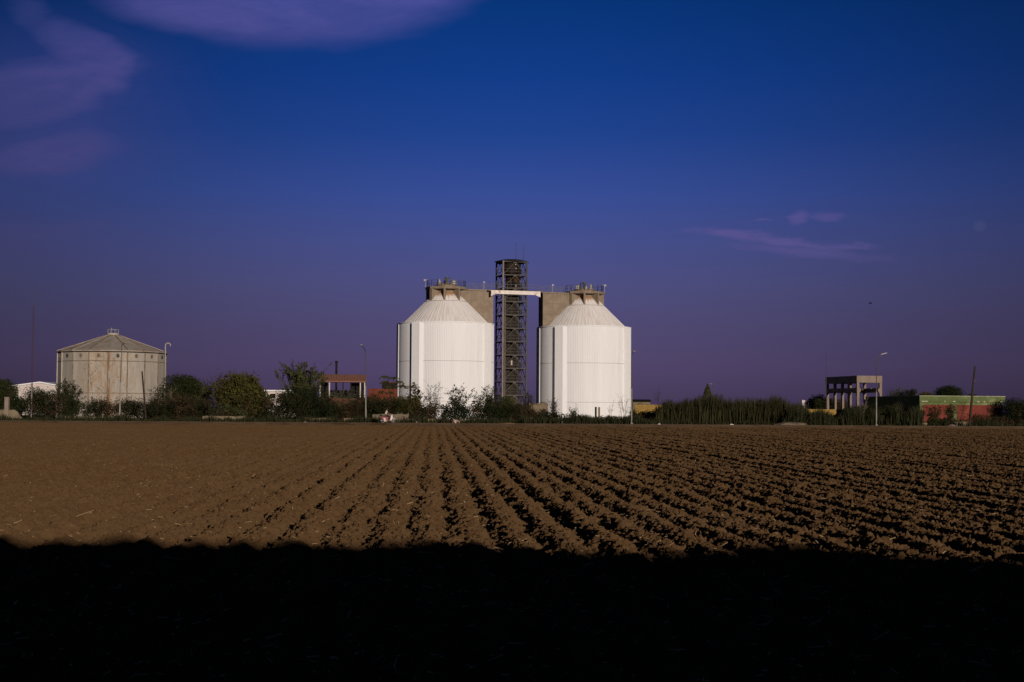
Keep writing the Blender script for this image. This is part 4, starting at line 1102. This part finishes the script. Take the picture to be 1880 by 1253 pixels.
# ------------------------------------------------------------------ straw in the field
n = 9000
Ys = 7.5 * (120 / 7.5) ** rng.uniform(0, 1, n); Us = rng.uniform(-.42, .42, n); Xs = Us * Ys
Zs = field_height(Xs.astype(np.float32), Ys.astype(np.float32))
L_ = rng.gamma(1.3, .035, n) + .02; wd = rng.uniform(.0015, .0045, n) * (1 + Ys / 60)
a = rng.uniform(0, 2 * PI, n); el = rng.normal(.12, .25, n)
d = np.stack([np.cos(a) * np.cos(el), np.sin(a) * np.cos(el), np.sin(el)], 1); e = np.stack([-np.sin(a), np.cos(a), np.full(n, .4)], 1)
P = np.stack([Xs, Ys, Zs + .012], 1)
v = np.stack([P - d * L_[:, None] * .5 - e * wd[:, None], P + d * L_[:, None] * .5 - e * wd[:, None], P + d * L_[:, None] * .5 + e * wd[:, None] + np.array([0, 0, .004]), P - d * L_[:, None] * .5 + e * wd[:, None] + np.array([0, 0, .004])], 1).reshape(-1, 3)
so_ = np_mesh('straw', v, np.arange(n * 4).reshape(-1, 4), material('dry straw', (.52, .36, .20), (.34, .22, .11), 1.0, .8, .2, island=True))
tag(so_, 'scattered bits of dry straw on the ploughed soil', None, None, 'stuff')

# ------------------------------------------------------------------ litter
def crumple(name, px, Y, size, mat, label, cat='litter', seed=0, flat=.7):
    bm = bmesh.new(); bmesh.ops.create_icosphere(bm, subdivisions=2, radius=1.0)
    rg = random.Random(seed)
    for v_ in bm.verts:
        v_.co = v_.co * rg.uniform(.65, 1.15); v_.co.x *= size[0]; v_.co.y *= size[1]; v_.co.z = max(v_.co.z * size[2], -size[2] * .55)
    me = bpy.data.meshes.new(name); bm.to_mesh(me); bm.free()
    o = link(name, me, mat, None, False, (WX(px, Y), Y, .03 + size[2] * .5))
    return tag(o, label, cat, 'litter along the road' if cat == 'litter' else None)
mt_bag = material('white plastic', (.62, .58, .56), (.48, .45, .43), 3, .5, .4)
mt_bagp = material('pinkish plastic', (.60, .42, .36), (.48, .32, .27), 3, .5, .4)
crumple('plastic_bag', 836, 170.5, (.5, .3, .36), mt_bagp, 'crumpled pinkish bag on the road edge below the left silo', seed=1)
crumple('plastic_bag', 1031.5, 170.5, (.26, .2, .24), mt_bag, 'white crumpled bag in the grass left of the right silo middle', seed=2)
crumple('plastic_bag', 1041, 173, (.34, .25, .2), mt_bag, 'flat white plastic sheet in the grass below the right silo', seed=3)
crumple('plastic_bag', 765, 170.5, (.3, .2, .2), mt_bag, 'grey white litter on the road just right of the stone wall', seed=4)
crumple('plastic_bag', 803, 175.5, (.26, .2, .18), mt_bag, 'pale scrap on top of the low wall right of the stone wall', seed=5)
crumple('plastic_bag', 1210, 169.5, (.2, .16, .14), mt_bag, 'small white scrap at the left foot of the reed bed', seed=6)
crumple('plastic_bag', 1343, 169.8, (.3, .2, .16), mt_bag, 'two part white scrap at the road edge below the reeds', seed=7)
crumple('plastic_bag', 560, 170, (.3, .2, .14), mt_bag, 'white scrap on the verge below the shaggy tree', seed=8)
crumple('rubble_heap', 1452, 169.5, (2.2, .8, .35), mt_stone, 'low heap of rubble at the road edge below the yellow wall', 'rubble', seed=9)
crumple('rubble_heap', 1748, 166.5, (.7, .4, .2), mt_conc_pale, 'small pale stone heap on the roadside before the green building', 'rubble', seed=10)
crumple('rubble_heap', 930, 168.2, (1.3, .5, .12), mt_dust, 'flat pale slab of dried earth on the roadside before the lift tower', 'rubble', seed=11)

# ------------------------------------------------------------------ moped and rider
YMo = 166.3
mo = thing('moped', (WX(712.5, YMo), YMo, .085), 'small red and white moped ridden to the right past the stone wall', 'moped')
mt_rubber = material('rubber', (.03, .028, .026), (.02, .02, .02), 4, .8, .2)
mt_redp = material('red moped paint', (.34, .07, .075), (.26, .05, .055), 4, .45, .4)
mt_whitep = material('white moped plastic', (.70, .62, .60), (.6, .53, .51), 4, .45, .4)
mt_chrome = material('grey alloy', (.35, .33, .32), (.25, .24, .23), 4, .4, .5)
def wheel(x):
    m = MB(); pts = [(x + .255 * math.cos(q), 0, .285 + .255 * math.sin(q)) for q in np.linspace(0, 2 * PI, 21)]; m.tube(pts, .035, 6, cap=False); w = m.build('wheel', mt_rubber, mo, True)
    m = MB(); m.tube([(x + .205 * math.cos(q), 0, .285 + .205 * math.sin(q)) for q in np.linspace(0, 2 * PI, 21)], .016, 5, cap=False)
    for q in range(8): m.bar((x, 0, .285), (x + .2 * math.cos(q * PI / 4), 0, .285 + .2 * math.sin(q * PI / 4)), .012)
    m.lathe([(.05, -.05), (.05, .05)], 10, (x, 0, .285)); m.build('rim', mt_chrome, w)
wheel(-.60); wheel(.62)
def prof(name, poly, w, mat):
    m = MB(); m.prism(poly, -w, w, lambda a, b, d: Vector((a, d, b))); return m.build(name, mat, mo)
prof('rear_body', [(-.80, .62), (-.55, .80), (-.05, .72), (.0, .48), (-.25, .36), (-.55, .45)], .12, mt_redp)
prof('seat', [(-.70, .80), (-.60, .86), (.02, .80), (.05, .74), (-.5, .785)], .13, mt_rubber)
prof('footboard', [(-.25, .36), (.0, .40), (.30, .34), (.42, .30), (.30, .27), (-.2, .28)], .15, mt_redp)
prof('leg_shield', [(.26, .34), (.40, .95), (.50, .98), (.56, .72), (.46, .36)], .17, mt_whitep)
prof('front_mudguard', [(.34, .50), (.45, .62), (.68, .62), (.86, .48), (.80, .47), (.66, .565), (.46, .56)], .07, mt_whitep)
prof('side_cover', [(-.52, .62), (-.30, .60), (-.22, .20), (-.40, .18)], .155, mt_whitep)
m = MB(); m.tube([(.62, -.08, .285), (.46, -.08, .9)], .025, 6); m.tube([(.62, .08, .285), (.46, .08, .9)], .025, 6); m.tube([(.46, 0, .85), (.40, 0, 1.04)], .03, 6); m.tube([(.33, -.32, 1.05), (.42, -.12, 1.07), (.42, .12, 1.07), (.33, .32, 1.05)], .018, 6); m.build('fork_and_handlebar', mt_chrome, mo)
m = MB(); m.lathe([(.03, 0), (.08, .03), (.08, .09), (.02, .12)], 10, (.5, 0, .94)); m.build('headlight', mt_chrome, mo)
m = MB(); m.tube([(-.1, -.14, .30), (-.5, -.16, .28), (-.85, -.16, .36)], .04, 6); m.build('exhaust', mt_chrome, mo)
m = MB(); m.span(-.98, -.68, -.14, .14, .80, 1.02); m.build('rear_rack_box', mt_rubber, mo)

rd = thing('person', (WX(712.5, YMo), YMo, .085), 'person with dark hair in a white top and dark trousers riding the moped', 'person')
mt_skin = material('skin', (.22, .12, .085), (.18, .095, .065), 4, .6, .3)
mt_shirt = material('white shirt', (.72, .62, .60), (.62, .53, .51), 4, .9, .1)
mt_trous = material('dark trousers', (.035, .025, .03), (.025, .02, .022), 4, .9, .1)
mt_hair = material('dark hair', (.018, .013, .010), (.012, .009, .008), 4, .6, .3)
def skin(name, verts, edges, mat, parent, root=0, sub=2):
    me = bpy.data.meshes.new(name); me.from_pydata([v_[0] for v_ in verts], edges, [])
    o = link(name, me, mat, parent, True)
    md = o.modifiers.new('skin', 'SKIN'); md.use_smooth_shade = True
    for sv, v_ in zip(me.skin_vertices[0].data, verts): sv.radius = v_[1] if isinstance(v_[1], tuple) else (v_[1], v_[1])
    me.skin_vertices[0].data[root].use_root = True
    o.modifiers.new('sub', 'SUBSURF').levels = sub; o.modifiers['sub'].render_levels = sub
    return o
bv = [((-.28, 0, .92), (.15, .12)), ((-.25, 0, 1.12), (.14, .11)), ((-.20, 0, 1.32), (.15, .11)), ((-.17, 0, 1.43), (.10, .09)), ((-.15, 0, 1.50), (.05, .05)), ((-.12, 0, 1.56), (.075, .08)), ((-.10, 0, 1.64), (.095, .085)), ((-.105, 0, 1.72), (.07, .07))]
be = [(i, i + 1) for i in range(7)]
for sg in (-1, 1):
    b = len(bv)
    bv += [((-.18, sg * .19, 1.40), .062), ((-.02, sg * .25, 1.20), .046), ((.20, sg * .29, 1.10), .036), ((.27, sg * .30, 1.09), .030), ((.32, sg * .30, 1.085), (.036, .022))]
    be += [(2, b), (b, b + 1), (b + 1, b + 2), (b + 2, b + 3), (b + 3, b + 4)]
    for j, (oy, ln) in enumerate(((-.032, .06), (-.011, .068), (.011, .064), (.032, .052))):
        q = len(bv); bv += [((.36, sg * .30 + oy, 1.082), .009), ((.385, sg * .30 + oy, 1.06), .008), ((.375, sg * .30 + oy, 1.06 - ln * .5), .007)]; be += [(b + 4, q), (q, q + 1), (q + 1, q + 2)]
    q = len(bv); bv += [((.32, sg * .30 - sg * .04, 1.065), .010), ((.34, sg * .30 - sg * .05, 1.04), .008)]; be += [(b + 4, q), (q, q + 1)]
    b = len(bv)
    bv += [((-.24, sg * .10, .88), .10), ((.14, sg * .15, .82), .075), ((.12, sg * .15, .58), .058), ((.08, sg * .14, .42), .042), ((.20, sg * .15, .375), .036)]
    be += [(0, b), (b, b + 1), (b + 1, b + 2), (b + 2, b + 3), (b + 3, b + 4)]
b = len(bv); bv += [((.0, 0, 1.615), .016)]; be += [(6, b)]
body = skin('body', bv, be, mt_skin, rd)
sv = [((-.27, 0, .98), (.165, .135)), ((-.25, 0, 1.14), (.155, .125)), ((-.20, 0, 1.33), (.165, .125)), ((-.17, 0, 1.43), (.11, .10))]; se = [(0, 1), (1, 2), (2, 3)]
for sg in (-1, 1):
    b = len(sv); sv += [((-.18, sg * .19, 1.40), .078), ((-.08, sg * .23, 1.28), .066)]; se += [(2, b), (b, b + 1)]
skin('shirt', sv, se, mt_shirt, rd)
tv = [((-.28, 0, .92), (.17, .14)), ((-.27, 0, 1.0), (.16, .13))]; te = [(0, 1)]
for sg in (-1, 1):
    b = len(tv); tv += [((-.22, sg * .10, .88), .115), ((.15, sg * .15, .825), .090), ((.13, sg * .15, .6), .074), ((.09, sg * .14, .45), .06)]; te += [(0, b), (b, b + 1), (b + 1, b + 2), (b + 2, b + 3)]
skin('trousers', tv, te, mt_trous, rd)
hb = bmesh.new(); bmesh.ops.create_uvsphere(hb, u_segments=16, v_segments=10, radius=1.0)
for v_ in hb.verts: v_.co = Vector((v_.co.x * .125, v_.co.y * .108, v_.co.z * .125)) + Vector((-.135, 0, 1.68)); v_.co.x -= max(0, 1.64 - v_.co.z) * .35
me = bpy.data.meshes.new('hair'); hb.to_mesh(me); hb.free(); link('hair', me, mt_hair, rd, True)
for sg in (-1, 1):
    m = MB(); m.box((.13, sg * .15, .375), (.26, .1, .07)); m.build('shoe', mt_dark, rd)
    m = MB(); m.lathe([(.006, -.008), (.014, 0), (.006, .008)], 8, (-.012, sg * .035, 1.655)); m.build('eye', mt_dark, rd)

# ------------------------------------------------------------------ moon and a bird
mm = bpy.data.materials.new('pale day moon'); mm.use_nodes = True
k = NT(mm.node_tree); k.n.remove(k.n['Principled BSDF'])
tr = k.node('ShaderNodeBsdfTransparent'); dfm = k.node('ShaderNodeBsdfDiffuse'); ad = k.node('ShaderNodeAddShader')
co = k.node('ShaderNodeTexCoord').outputs['Object']
k.l.new(k.mix(k.smooth(k.noise(co, .06, 4, .6), .42, .6), (.009, .0095, .008, 1), (.004, .0045, .004, 1)), dfm.inputs[0])
k.l.new(tr.outputs[0], ad.inputs[0]); k.l.new(dfm.outputs[0], ad.inputs[1]); k.l.new(ad.outputs[0], k.n['Material Output'].inputs[0])
bm = bmesh.new(); bmesh.ops.create_uvsphere(bm, u_segments=48, v_segments=24, radius=12.2 / F * 9000)
me = bpy.data.meshes.new('moon'); bm.to_mesh(me); bm.free()
tag(link('moon', me, mm, None, True, W(1799, 415, 9000)), 'faint pale moon low in the right of the sky', 'moon')
bp_ = W(1598, 557.5, 150); m = MB()
m.tube([(-.2, 0, 0), (-.1, 0, .01), (.02, 0, .02), (.14, 0, .03), (.2, 0, .03)], [.012, .045, .06, .04, .012], 8)
for sg in (-1, 1): m.add([(-.06, sg * .03, .03), (.08, sg * .03, .04), (.06, sg * .26, .10), (-.06, sg * .24, .09), (-.10, sg * .46, .02), (-.04, sg * .46, .02)], [(0, 1, 2, 3), (3, 2, 5, 4)])
m.add([(-.2, -.02, 0), (-.2, .02, 0), (-.34, .06, 0), (-.34, -.06, 0)], [(0, 1, 2, 3)])
tag(m.build('bird', mt_dark, None, loc=bp_), 'tiny dark bird flying alone in the right part of the sky', 'bird')
